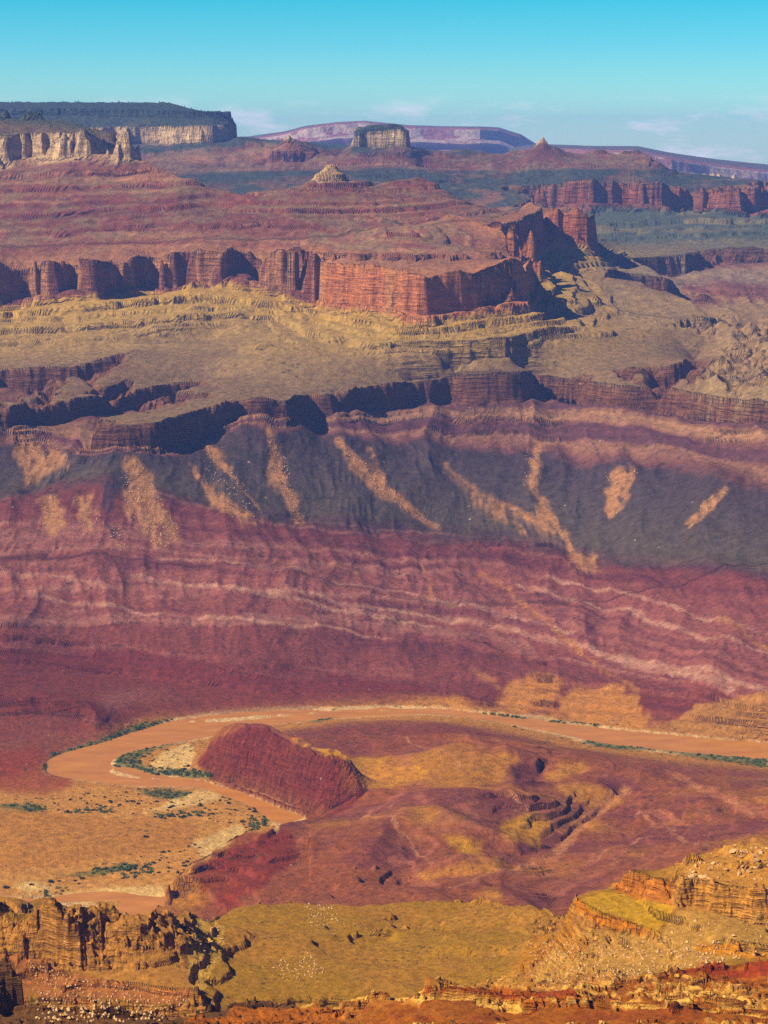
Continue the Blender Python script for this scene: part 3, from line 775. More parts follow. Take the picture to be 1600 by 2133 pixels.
for q in ("265,950 290,955 330,1010 345,1060 380,1110 345,1140 290,1110 255,1060 258,1000", "20,900 60,890 100,920 150,960 100,1000 50,1020 40,960",
          "422,915 440,920 487,985 470,990 430,940", "550,895 570,905 592,960 600,1010 625,1060 622,1095 590,1040 565,1010 552,940",
          "690,912 710,915 760,965 805,1015 860,1060 920,1105 895,1100 800,1040 740,990", "1112,935 1130,925 1126,990 1105,1022 1090,1012 1105,980",
          "1118,1040 1150,1070 1190,1120 1170,1125 1120,1080", "1280,980 1310,975 1330,990 1300,1050 1270,1085 1258,1040", "1500,1015 1512,1020 1480,1060 1425,1105 1440,1075",
          "398,965 420,985 500,1060 545,1100 490,1095 440,1040", "80,1040 120,1035 135,1090 110,1120 85,1090", "160,1035 185,1040 200,1090 170,1110", "768,930 785,960 805,1010 790,1010 775,960",
          "922,965 960,1000 1005,1030 990,1036 940,992", "600,1010 625,1050 630,1100 605,1070", "1180,1150 1230,1150 1260,1190 1200,1200", "980,1040 1060,1055 1150,1110 1100,1110 1020,1070"):
    m_ = blur(region(q, 60), 4) * sm(fbm(VX * 1.6 + VY * .3, VY * .35, 45, 4, 151, .6), 0.30, 0.52)
    mix(m_ * 0.8, srgb(*FAN))
for q in ("210,1005 235,1000 240,1060 215,1070", "225,1090 250,1110 240,1130"):
    paint(q, (60, 52, 60), 0.6, 40)
# ground along the river
TAN = (182, 132, 76)
paint("-60,1645 150,1640 300,1645 430,1645 500,1665 575,1715 560,1735 420,1800 345,1868 -60,1872", TAN, 0.9, 15)
paint("-60,1690 60,1690 200,1705 330,1705 420,1720 400,1760 250,1790 100,1810 -60,1820", (164, 112, 60), 0.7, 40)
paint("-60,1560 60,1560 130,1600 160,1640 60,1660 -60,1650", (136, 66, 46), 0.75, 70, 6)
SAND = (206, 172, 116)
for q in ("310,1598 340,1568 395,1550 408,1575 400,1602 350,1612", "345,1868 250,1872 100,1872 130,1862 220,1850 340,1845", "240,1604 300,1619 360,1620 350,1614 290,1610", "380,1655 440,1645 470,1660 430,1672 360,1690 250,1695 330,1685",
          "560,1700 575,1700 582,1730 572,1735", "400,1760 500,1715 510,1730 430,1790", "20,1850 70,1835 120,1850 60,1862", "1095,1500 1160,1506 1280,1520 1270,1526 1120,1512", "190,1556 215,1545 240,1540 210,1556"):
    paint(q, SAND, 0.8, 18)
GREEN = (70, 82, 38)
for q in ("238,1600 246,1575 290,1558 400,1545 330,1560 296,1582 300,1600 360,1603 430,1606 455,1622 300,1617", "84,1602 110,1572 200,1545 300,1505 365,1498 280,1530 200,1560 130,1590 108,1612",
          "620,1502 640,1497 700,1496 670,1506", "980,1488 1060,1496 1110,1502 1200,1508 1250,1516 1100,1508", "1208,1548 1240,1544 1300,1548 1410,1556 1500,1568 1600,1582 1600,1602 1540,1592 1440,1578 1380,1566 1280,1562",
          "270,1648 330,1645 400,1652 380,1665 340,1668", "-60,1680 60,1675 120,1688 60,1692", "100,1825 200,1812 260,1800 300,1805 200,1830"):
    paint(q, GREEN, 0.75, 20)
# ground across the river, right
for q in ("1030,1468 1070,1420 1120,1410 1180,1420 1150,1470 1090,1490", "1160,1460 1200,1432 1300,1430 1340,1460 1350,1515 1240,1505 1150,1492", "900,1465 950,1452 1000,1478 930,1476"):
    paint(q, (184, 128, 72), 0.75, 60, 4)
paint("1375,1515 1450,1470 1620,1440 1620,1545 1480,1535 1400,1525", (160, 114, 66), 0.85, 30)
YEL = (180, 130, 56)
for q in ("1030,1718 1070,1700 1110,1702 1150,1730 1125,1760 1060,1755", "920,1735 960,1745 1010,1772 990,1785 930,1760", "615,1545 700,1572 800,1580 800,1590 720,1592 650,1566", "770,1626 830,1630 830,1642 780,1640", "860,1598 900,1604 880,1612"):
    paint(q, YEL, 0.9, 50, 4)
for q in ("1120,1622 1160,1590 1210,1585 1224,1606 1160,1628", "1150,1645 1210,1632 1280,1652 1305,1676 1240,1692 1180,1664", "870,1815 940,1796 1050,1799 1062,1814 1000,1822 890,1830", "995,1862 1010,1846 1075,1872 1030,1882", "960,1580 1060,1570 1100,1590 1060,1600",
          "700,1605 760,1592 860,1600 900,1620 820,1640 740,1630"):
    paint(q, (176, 122, 64), 0.85, 50, 4)
for q in ("990,1650 1040,1658 1150,1670 1218,1702 1190,1714 1100,1690 1000,1672", "1240,1625 1300,1615 1330,1640 1300,1665 1250,1640", "1060,1598 1100,1580 1130,1600 1120,1640 1080,1645", "1060,1790 1110,1800 1080,1810"):
    paint(q, (100, 54, 50), 0.75, 45, 4)  # dark hill sides, with the right-facing slope's shade put into the colour
paint("1300,1640 1318,1650 1230,1712 1190,1760 1160,1790 1100,1808 1060,1812 1140,1780 1180,1740 1210,1700", (176, 122, 82), 0.7, 15)
for q in ("1390,1600 1460,1650 1560,1700 1600,1700 1600,1690 1480,1640", "1330,1690 1400,1720 1450,1720 1380,1690"):
    paint(q, (172, 110, 80), 0.6, 30)
paint("1260,590 1400,625 1620,625 1620,850 1500,832 1460,800 1480,740 1500,700 1400,690 1300,665 1260,640", (150, 124, 88), 0.75, 120, 8)
paint("1250,560 1340,575 1620,600 1620,560 1400,555", (140, 124, 100), 0.6, 120, 8)
for q, w in (("425,915 460,960 490,1000 540,1060", 16), ("560,900 575,960 600,1030 625,1095", 18), ("700,915 760,975 820,1035 915,1105", 18), ("775,935 800,1005", 12), ("925,965 1000,1032 1080,1060 1150,1110", 14), ("1120,932 1110,1000 1115,1030", 16),
             ("1290,982 1275,1080", 22), ("1320,985 1290,1070", 14), ("1510,1020 1440,1100", 16), ("270,958 320,1040 370,1130", 24), ("285,962 300,1060 330,1140", 20), ("400,970 450,1050 540,1100", 14), ("100,1038 110,1110", 14), ("165,1040 190,1110", 12), ("50,905 90,990", 24), ("1130,1040 1190,1150", 14)):
    stroke(q, FAN, w, 0.75)
for q, w in (("1390,1605 1460,1650 1560,1695", 8), ("830,1532 900,1560 960,1600", 6), ("760,1700 850,1760 900,1800", 6), ("1330,1690 1400,1725 1470,1760", 7), ("950,1850 1010,1822 1080,1808", 6), ("1000,1640 1100,1690 1180,1745", 6), ("1240,1790 1330,1750 1420,1730", 6)):
    stroke(q, (178, 124, 88), w, 0.7)
BED = (188, 144, 118)
for q, w in (("280,1200 440,1222 520,1232 640,1254 760,1274 900,1308", 26), ("560,1236 660,1240 740,1262 860,1276 960,1296", 18), ("930,1290 1060,1310 1200,1346 1280,1370 1400,1402 1520,1440", 26), ("1300,1368 1420,1394 1520,1420 1610,1436", 24),
             ("0,1195 90,1200 200,1215", 16), ("330,1165 440,1168 560,1182 640,1190", 16), ("700,1220 830,1232 980,1262 1100,1290 1190,1322", 16), ("1080,1220 1200,1250 1330,1280 1480,1330 1600,1362", 18), ("420,1292 560,1300 700,1312 820,1330", 16),
             ("1140,1200 1260,1230 1400,1262 1560,1312", 14), ("60,1240 200,1262 330,1280", 14)):
    stroke(q, BED, w * 0.8, 0.6)
for q, w in (("1000,1195 1060,1225 1090,1260 1130,1290 1170,1330 1190,1345", 14), ("1190,1345 1240,1380 1260,1400 1330,1440", 12), ("640,1145 680,1180 740,1195", 12), ("1500,1290 1560,1330 1620,1370", 18), ("980,1395 1020,1420 1060,1450", 14), ("880,1180 900,1230 880,1270", 10)):
    stroke(q, (164, 112, 70), w, 0.7)
for q, w in (("195,1180 190,1230 195,1275", 7), ("350,1240 330,1290", 7), ("560,1210 530,1260 470,1310", 7), ("1000,1210 960,1250 930,1300", 7), ("760,1150 720,1200", 6), ("1240,1300 1210,1340", 7)):
    stroke(q, (92, 50, 52), w, 0.6)
# river-side red walls and the ridge inside the bend
paint("300,1915 345,1862 420,1798 512,1738 600,1726 620,1800 560,1840 470,1900 440,1918", (116, 46, 36), 0.75, 60, 8)
paint("408,1592 440,1548 500,1518 545,1514 600,1540 660,1574 705,1574 738,1600 765,1650 720,1692 670,1708 600,1694 520,1662 450,1634", (104, 46, 38), 0.8, 10)
paint("-60,1340 140,1340 300,1360 500,1385 700,1405 900,1440 850,1465 600,1480 300,1495 100,1530 -60,1560", (104, 44, 40), 0.4, 60)
# near ground
paint("-60,1880 20,1885 90,1866 130,1900 200,1890 300,1908 400,1912 440,1990 410,2060 300,2055 150,2025 50,1990 -60,1970", (164, 116, 66), 0.85, 12)
paint("-60,1985 60,1992 150,2030 300,2060 400,2075 370,2108 250,2102 100,2090 60,2070", (156, 100, 62), 0.9, 12)
paint("400,1915 460,1912 470,1960 440,2040 400,2060 380,2040", (196, 156, 84), 0.7, 20)
paint("1200,1874 1282,1858 1340,1874 1405,1892 1372,1945 1300,1914 1212,1890", (176, 136, 56), 0.8, 8)
paint("1180,1960 1260,1930 1380,1950 1420,1890 1620,1920 1620,1990 1500,2020 1370,2024 1200,2050 1090,2060 1120,2010", (176, 134, 78), 0.8, 15)
paint("1100,1950 1180,1940 1240,1960 1150,2010 1080,2020", (166, 110, 52), 0.6, 20)
paint("1400,1850 1440,1785 1540,1752 1620,1755 1620,1920 1420,1890", (184, 132, 74), 0.85, 6)
paint("1278,1825 1340,1830 1405,1845 1400,1882 1345,1878 1282,1858", (178, 112, 62), 0.85, 6)
paint("1196,1876 1250,1905 1300,1918 1375,1950 1372,1960 1296,1938 1245,1922 1200,1902", (186, 116, 50), 0.85, 3)
paint("1450,1966 1520,1972 1620,1984 1620,2004 1520,1992 1450,1982", (200, 132, 56), 0.8, 3)
lo = (VR < 1700) & (VX > -60)
orange = np.where(lo, 1.0, 0.0)
mix(orange * 0.9, srgb(150, 88, 46))
pal = vnoise(VZ / 3.2 + VX / 200, VX / 160, 131)
mix(orange * VK * sm(pal, 0.35, 0.6) * 0.85, srgb(224, 176, 104))
mix(orange * (1 - VK) * sm(fbm(VX, VY, 14, 3, 133), 0.5, 0.65) * 0.6, srgb(130, 66, 36))
paint("860,2080 900,2056 960,2056 1100,2060 1200,2068 1200,2082 1080,2078 960,2072", (142, 66, 36), 0.8, 3)
paint("1375,2022 1500,2016 1620,1998 1620,2040 1500,2034", (138, 60, 34), 0.8, 3)
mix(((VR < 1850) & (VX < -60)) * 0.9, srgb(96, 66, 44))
paint("380,2140 480,2098 640,2098 720,2090 700,2140", (156, 92, 42), 0.95, 6)


for (cx, cy, w) in CAPS:
    mix(sm(-np.hypot(VX - cx, VY - cy), -w * .62, -w * .5) * sm(VZ, 0, 1) * 0.85, srgb(192, 160, 116))
lum = (C * np.array([.3, .55, .15], np.float32)).sum(-1, keepdims=True)
C = np.clip(lum + (C - lum) * 1.2, 0.004, 0.9)
print('coloured', round(time.time() - T0, 1))
# ------------------------------------------------------------------ materials
def ground_material():
    m = bpy.data.materials.new('canyon_rock')
    m.use_nodes = True
    n, l = m.node_tree.nodes, m.node_tree.links
    b = n['Principled BSDF']
    b.inputs['Roughness'].default_value = 0.95
    b.inputs['Specular IOR Level'].default_value = 0.1
    at = n.new('ShaderNodeAttribute'); at.attribute_name = 'albedo'
    at2 = n.new('ShaderNodeAttribute'); at2.attribute_name = 'traits'     # r: bed height, g: rockiness, b: grain size
    sp = n.new('ShaderNodeSeparateColor'); l.new(at2.outputs['Color'], sp.inputs[0])
    geo = n.new('ShaderNodeNewGeometry')
    def math_(op, a, b_=None):
        k = n.new('ShaderNodeMath'); k.operation = op
        for i, v in enumerate((a, b_)):
            if v is None: continue
            if hasattr(v, 'links'): l.new(v, k.inputs[i])
            else: k.inputs[i].default_value = v
        return k.outputs[0]
    dv = n.new('ShaderNodeVectorMath'); dv.operation = 'DIVIDE'
    cmb = n.new('ShaderNodeCombineXYZ')
    for i in range(3): l.new(sp.outputs['Blue'], cmb.inputs[i])
    l.new(geo.outputs['Position'], dv.inputs[0]); l.new(cmb.outputs[0], dv.inputs[1])
    def noise(scale, det, rough=0.6, vec=None):
        k = n.new('ShaderNodeTexNoise')
        k.inputs['Scale'].default_value = scale; k.inputs['Detail'].default_value = det; k.inputs['Roughness'].default_value = rough
        l.new(vec or dv.outputs[0], k.inputs['Vector'])
        return k.outputs[0]
    st = n.new('ShaderNodeMapping'); st.inputs['Scale'].default_value = (0.12, 0.12, 1.2)
    l.new(dv.outputs[0], st.inputs[0])
    vt = n.new('ShaderNodeMapping'); vt.inputs['Scale'].default_value = (0.8, 0.8, 0.10)
    l.new(dv.outputs[0], vt.inputs[0])
    fine = noise(0.5, 8, 0.78)
    beds = noise(1.0, 3, 0.6, st.outputs[0])
    crack = noise(1.0, 3, 0.65, vt.outputs[0])
    def rng_(v, a, b_, c, d):
        k = n.new('ShaderNodeMapRange'); k.clamp = True
        for i, q in enumerate((a, b_, c, d)): k.inputs[i + 1].default_value = q
        l.new(v, k.inputs[0]); return k.outputs[0]
    v1 = rng_(fine, 0.3, 0.7, 0.45, 1.55)
    v2 = rng_(beds, 0.32, 0.68, 0.5, 1.42)
    v3 = rng_(crack, 0.30, 0.70, 0.62, 1.28)
    rk = n.new('ShaderNodeMix'); rk.data_type = 'FLOAT'
    l.new(sp.outputs['Red'], rk.inputs[0]); l.new(v3, rk.inputs[2]); l.new(v2, rk.inputs[3])
    rockv = rk.outputs[0]
    mx = n.new('ShaderNodeMix'); mx.data_type = 'FLOAT'
    l.new(sp.outputs['Green'], mx.inputs[0]); mx.inputs[2].default_value = 1.0; l.new(rockv, mx.inputs[3])
    val = math_('MULTIPLY', v1, mx.outputs[0])
    cm_ = n.new('ShaderNodeVectorMath'); cm_.operation = 'SCALE'
    l.new(at.outputs['Color'], cm_.inputs[0]); l.new(val, cm_.inputs['Scale'])
    # scattered desert scrub (dark specks) and pale stones
    vor = n.new('ShaderNodeTexVoronoi'); vor.inputs['Scale'].default_value = 0.42
    l.new(dv.outputs[0], vor.inputs['Vector'])
    dens = noise(0.05, 3)
    thr = rng_(dens, 0.42, 0.62, 0.0, 0.30)
    dot = math_('LESS_THAN', vor.outputs['Distance'], thr)
    sc = n.new('ShaderNodeMix'); sc.data_type = 'RGBA'
    sepv = n.new('ShaderNodeSeparateColor'); l.new(vor.outputs['Color'], sepv.inputs[0])
    isveg = math_('LESS_THAN', sepv.outputs[0], 0.62)
    l.new(math_('MULTIPLY', math_('MULTIPLY', dot, isveg), rng_(sp.outputs['Green'], 0.2, 0.8, 0.62, 0.1)), sc.inputs[0])
    l.new(cm_.outputs[0], sc.inputs[6]); sc.inputs[7].default_value = (0.035, 0.04, 0.018, 1)
    st2 = n.new('ShaderNodeMix'); st2.data_type = 'RGBA'
    isst = math_('GREATER_THAN', sepv.outputs[0], 0.90)
    l.new(math_('MULTIPLY', math_('MULTIPLY', math_('LESS_THAN', vor.outputs['Distance'], math_('MULTIPLY', thr, 0.55)), isst), 0.5), st2.inputs[0])
    l.new(sc.outputs[2], st2.inputs[6]); st2.inputs[7].default_value = (0.55, 0.40, 0.24, 1)
    l.new(st2.outputs[2], b.inputs['Base Color'])
    # relief
    hgt = math_('ADD', math_('MULTIPLY', fine, 0.7), math_('MULTIPLY', math_('ADD', math_('MULTIPLY', math_('MULTIPLY', beds, 2.4), sp.outputs['Red']), math_('MULTIPLY', math_('MULTIPLY', crack, 1.6), math_('SUBTRACT', 1.1, sp.outputs['Red']))), sp.outputs['Green']))
    bp = n.new('ShaderNodeBump'); bp.inputs['Strength'].default_value = 1.0
    l.new(math_('MULTIPLY', hgt, math_('MULTIPLY', sp.outputs['Blue'], 1.3)), bp.inputs['Height'])
    bp.inputs['Distance'].default_value = 1.0
    l.new(bp.outputs[0], b.inputs['Normal'])
    return m
ROCK = ground_material()

def simple(name, c, rough=0.9, var=0.35, scale=0.2):
    m = bpy.data.materials.new(name); m.use_nodes = True
    n, l = m.node_tree.nodes, m.node_tree.links
    b = n['Principled BSDF']; b.inputs['Roughness'].default_value = rough; b.inputs['Specular IOR Level'].default_value = 0.15
    geo = n.new('ShaderNodeNewGeometry')
    k = n.new('ShaderNodeTexNoise'); k.inputs['Scale'].default_value = scale; k.inputs['Detail'].default_value = 4
    l.new(geo.outputs['Position'], k.inputs['Vector'])
    q = n.new('ShaderNodeMapRange'); q.inputs[1].default_value = 0.3; q.inputs[2].default_value = 0.7
    q.inputs[3].default_value = 1 - var; q.inputs[4].default_value = 1 + var
    l.new(k.outputs[0], q.inputs[0])
    s_ = n.new('ShaderNodeVectorMath'); s_.operation = 'SCALE'; s_.inputs[0].default_value = tuple(c)
    l.new(q.outputs[0], s_.inputs['Scale']); l.new(s_.outputs[0], b.inputs['Base Color'])
    return m

def tag(o, label=None, cat=None, group=None, kind=None):
    for k, v in (('label', label), ('category', cat), ('group', group), ('kind', kind)):
        if v: o[k] = v
    return o

def mesh_obj(name, co, faces, mat, parent=None, smooth=True):
    """faces: (n,4) or (n,3) index array"""
    me = bpy.data.meshes.new(name)
    nf, k = faces.shape
    me.vertices.add(len(co)); me.vertices.foreach_set('co', np.ascontiguousarray(co, np.float32).ravel())
    me.loops.add(nf * k); me.loops.foreach_set('vertex_index', np.ascontiguousarray(faces, np.int32).ravel())
    me.polygons.add(nf)
    me.polygons.foreach_set('loop_start', np.arange(0, nf * k, k, dtype=np.int32))
    me.polygons.foreach_set('loop_total', np.full(nf, k, np.int32))
    me.polygons.foreach_set('use_smooth', np.full(nf, smooth))
    me.update(calc_edges=True)
    me.materials.append(mat)
    o = bpy.data.objects.new(name, me); col.objects.link(o)
    if parent: o.parent = parent
    return o

def attr(me, name, rgb):
    a = me.color_attributes.new(name, 'FLOAT_COLOR', 'POINT')
    d = np.ones((len(rgb), 4), np.float32); d[:, :3] = rgb
    a.data.foreach_set('color', d.ravel())

# ------------------------------------------------------------------ split the ground into the land and the named rocks
ST = np.hypot(np.gradient(VZ, axis=0), 0) / np.maximum(np.abs(np.gradient(VR, axis=0)), 1e-3)
cliffy = np.clip(np.maximum(sm(ST, 0.5, 1.3), VK * 0.9), 0, 1)
grain = np.select([VR < 1750, VR < 3000, VR < 6300, VR < 9300], [2.6, 3.6, 8.0, 13.0], 22.0)
bedding = np.interp(VS, [0, 380, 400, 450, 465, 555, 565, 738, 745, 925, 935, 1235, 1245, 1350, 1360], [.8, .8, .9, .9, .6, .6, .9, .9, .5, .5, .9, .9, .25, .25, .7])
bedding = np.where(nr > .5, .9, np.where(md > .5, .25, bedding))
traits = np.stack([bedding, cliffy, grain], -1)
idx = np.arange(ROWS * COLS).reshape(ROWS, COLS)
quad = np.stack([idx[:-1, :-1], idx[:-1, 1:], idx[1:, 1:], idx[1:, :-1]], -1).reshape(-1, 4)
fS = (0.25 * (VS[:-1, :-1] + VS[1:, :-1] + VS[:-1, 1:] + VS[1:, 1:])).ravel()
fR = (0.5 * (VR[:-1, :-1] + VR[1:, :-1])).ravel()
fA = np.tile(0.5 * (az[:-1] + az[1:]), ROWS - 1)
fT = (0.5 * (VT[:-1, :-1] + VT[1:, :-1])).ravel()
fU = 800 + FPX * np.sin(fA) / (np.cos(fA) * CP - fT * SP)
fZ = (0.5 * (VZ[:-1, :-1] + VZ[1:, :-1])).ravel()
fK = (0.5 * (VK[:-1, :-1] + VK[1:, :-1])).ravel()
owner = np.zeros(len(quad), np.int32)
co_all = np.stack([VX, VY, VZ], -1).reshape(-1, 3)
C_all = C.reshape(-1, 3); tr_all = traits.reshape(-1, 3)
def piece(name, sel, parent=None):
    f = quad[sel]
    used = np.zeros(len(co_all), bool); used[f.ravel()] = True
    ren = np.cumsum(used) - 1
    o = mesh_obj(name, co_all[used], ren[f], ROCK, parent)
    attr(o.data, 'albedo', C_all[used]); attr(o.data, 'traits', tr_all[used])
    return o
def plan(text):
    """plan region given as u,km points"""
    P = np.array([tuple(map(float, q.split(','))) for q in text.split()])
    return inside(P, fU, fR / 1000)
def claim(code, m):
    owner[m & (owner == 0)] = code
def root_at(name, m, label, cat, group=None):
    e_ = bpy.data.objects.new(name, None)
    ids = quad[m][:, 0]
    p = co_all[ids]
    e_.location = (float(p[:, 0].mean()), float(p[:, 1].mean()), float(p[:, 2].min()))
    col.objects.link(e_)
    return tag(e_, label, cat, group)
def landform(name, m, label, cat, parts, group=None):
    """one named rock mass; parts = [(part name, face mask)], the first that fits takes the face"""
    m = m & (owner == 0)
    if not m.any():
        print('EMPTY', name); return None
    e_ = root_at(name, m, label, cat, group)
    inv = e_.location.copy()
    left = m.copy()
    for pn, pm in parts:
        k = left & pm
        left &= ~pm
        if k.any():
            o = piece(pn, k)
            o.data.transform(__import__('mathutils').Matrix.Translation(-inv))
            o.parent = e_
    owner[m] = 1
    return e_
ALL = np.ones(len(quad), bool)
def S_(a, b): return (fS >= a) & (fS < b)

landform('plateau', plan("-400,14.8 492,14.8 505,16 420,21 -400,21") & (fS > 1236), 'wide plateau with a flat forested top and pale cliff on the skyline at left', 'plateau',
         [('cliff', S_(0, 1354)), ('forested_top', ALL)])
landform('mesa', plan("-400,10.2 312,10.25 322,11.2 250,12.2 -400,12.2") & (fS > 1236), 'sunlit mesa with a cream cliff standing in front of the forested plateau', 'mesa',
         [('cliff', S_(0, 1354) | (fR < 10640)), ('summit', ALL)])
landform('butte', plan("715,13.95 866,13.95 868,14.9 722,14.9") & (fS > 1215), 'flat-topped cream butte rising from the far ridge on the skyline', 'butte',
         [('talus_slope', S_(0, 1240)), ('cliff', ALL)])
landform('rock_peak', plan("574,14.2 630,14.2 630,14.42 574,14.42") & (fS > 1170), 'small pale rocky knob on the far ridge between plateau and flat-topped butte', 'rock peak', [('summit', ALL)])
landform('rock_peak', plan("1100,14.28 1162,14.28 1162,14.46 1100,14.46") & (fS > 1170), 'pale cone-shaped rock peak on top of the far red ridge', 'rock peak', [('summit', ALL)])
landform('rock_peak', plan("620,9.9 758,9.9 758,10.22 620,10.22") & (fS > 1165), 'pointed tan pinnacle crowning the red ridge in front of the far plateau', 'rock peak', [('summit', ALL)])
landform('red_butte', plan("638,7.9 1150,7.9 1125,8.9 1090,9.2 700,9.1 640,8.95") & (fS > 738), 'broad orange-red butte with sheer walls standing above the olive slopes', 'butte',
         [('cliff', S_(0, 932)), ('stepped_summit', ALL)])
landform('red_buttress', plan("1075,10.2 1252,10.2 1252,11 1075,11") & S_(738, 990), 'square red buttress beside the blue side canyon, behind the orange-red butte', 'cliff',
         [('cliff', S_(0, 932)), ('summit', ALL)])
landform('orange_bluff', plan("915,9.5 1135,9.5 1135,9.95 915,9.95") & S_(738, 960), 'low orange and yellow bluff directly behind the orange-red butte', 'cliff', [('cliff', S_(0, 932)), ('summit', ALL)])
landform('red_wall', plan("-400,8.6 668,8.6 668,9.4 -400,9.4") & S_(738, 932), 'long dark red cliff wall with deep shadowed alcoves, left of the orange-red butte', 'cliff', [('cliff', ALL)])
landform('red_wall', plan("900,12.9 1600,12.9 1600,14.2 900,14.2") & S_(738, 932), 'distant hazy red cliff wall below the far ridge', 'cliff', [('cliff', ALL)])
tap = S_(452, 562)
landform('brown_cliff', plan("-400,8.05 300,8.05 330,8.6 -400,8.8") & tap, 'brown cliff of the uppermost side canyon under the left red wall', 'cliff', [('cliff', ALL)])
landform('brown_cliff', plan("-400,6.9 430,7.2 470,7.75 300,8.0 -400,7.9") & tap, 'brown cliff of the middle side canyon, behind the jutting promontory', 'cliff', [('cliff', ALL)])
landform('promontory', plan("150,6.4 620,6.4 620,7.7 480,7.6 420,7.1 150,6.9") & tap, 'jutting brown sandstone promontory above the dark lava slope', 'cliff', [('cliff', ALL)])
landform('brown_cliff', plan("600,6.9 1240,6.9 1240,8.6 600,8.6") & tap, 'long brown cliff band with dark notches below the middle of the olive platform', 'cliff', [('cliff', ALL)])
landform('brown_cliff', plan("1240,6.4 1900,6.4 1900,8.0 1240,7.9") & tap, 'crumbling brown cliff band above the lilac banded beds at the right edge', 'cliff', [('cliff', ALL)])
landform('small_cliff', plan("1230,7.7 1470,7.7 1470,8.4 1230,8.4") & tap, 'short dark brown cliff with a square shadowed end on the right olive slope', 'cliff', [('cliff', ALL)])
landform('small_cliff', plan("1330,8.4 1520,8.4 1520,9.4 1330,9.4") & tap, 'short dark brown cliff topmost on the right olive slope', 'cliff', [('cliff', ALL)])
landform('brown_cliff', plan("1200,11.3 1900,11.3 1900,12 1200,12") & tap, 'pale distant cliff band across the blue side canyon', 'cliff', [('cliff', ALL)])
landform('red_ridge', plan("402,4.83 480,4.735 520,4.67 600,4.56 680,4.49 745,4.49 772,4.5 760,4.6 700,4.63 620,4.72 545,4.83 500,4.87 440,4.93 405,4.95") & (fZ > 7), 'steep dark red ridge with a fluted face inside the river bend', 'ridge',
         [('cliff_face', (fT > 0) | plan("402,4.83 480,4.735 520,4.67 600,4.56 680,4.49 745,4.49 755,4.52 735,4.545 700,4.585 672,4.61 640,4.645 600,4.705 545,4.785 500,4.825 440,4.885 410,4.925")), ('crest', ALL)])
landform('crag', plan("-120,2.215 60,2.225 140,2.205 240,2.18 400,2.13 440,2.2 400,2.4 300,2.32 200,2.31 -120,2.33"), 'row of cracked tan crags overlooking the lower river at left', 'rock outcrop',
         [('cliff', fK > 0.35), ('crest', ALL)])
landform('castle_rock', plan("1408,2.06 1900,2.05 1900,2.26 1500,2.24 1440,2.2 1410,2.13"), 'castle-like block of tan and orange layered rock at the right edge', 'rock outcrop',
         [('cliff', plan("1408,2.06 1900,2.05 1900,2.085 1500,2.092 1440,2.1 1410,2.1")), ('rubble_top', ALL)])
landform('rock_stack', plan("1274,2.12 1408,2.1 1408,2.135 1340,2.155 1285,2.175 1274,2.17"), 'small blocky orange rock stack just left of the castle-like block', 'rock outcrop', [('cliff', ALL)])
landform('rock_ledge', plan("1188,2.13 1204,2.105 1247,2.08 1296,2.06 1336,2.045 1376,2.03 1378,2.042 1340,2.06 1300,2.075 1250,2.096 1208,2.12 1192,2.145"), 'curved golden rock ledge rimming the yellow terrace', 'rock ledge', [('cliff', ALL)])
landform('rock_ledge', plan("1445,1.985 1900,1.975 1900,2.0 1445,2.006"), 'short golden ledge below the castle-like block at the right edge', 'rock ledge', [('cliff', ALL)])
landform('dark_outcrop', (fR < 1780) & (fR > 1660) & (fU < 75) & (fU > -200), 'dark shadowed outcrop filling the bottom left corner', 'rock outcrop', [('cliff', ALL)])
landform('ledge_bench', (fR < 1500) & (fR > 1320) & (fU > 860) & (fU < 1285), 'red-topped bench with cream rock steps at the bottom edge', 'rock ledge', [('cliff', fR < 1382), ('red_top', ALL)])
landform('ledge_bench', (fR < 1600) & (fR > 1320) & (fU >= 1285), 'stepped rust-red ledges filling the bottom right corner', 'rock ledge', [('cliff', fR < 1512), ('red_top', ALL)])
# what is left is the land itself
def land(name, m):
    m = m & (owner == 0)
    owner[m] = 1
    return tag(piece(name, m), kind='structure')
land('olive_hill', (fR < 2800) & (fR > 1620))
land('near_slope', fR <= 1620)
land('canyon_floor', fR < 6000)
land('lava_hills', S_(190, 455) & (fR < 9000))
land('red_slopes', (fS < 190) & (fR < 9000))
land('olive_platform', S_(0, 740))
land('upper_slopes', ALL)

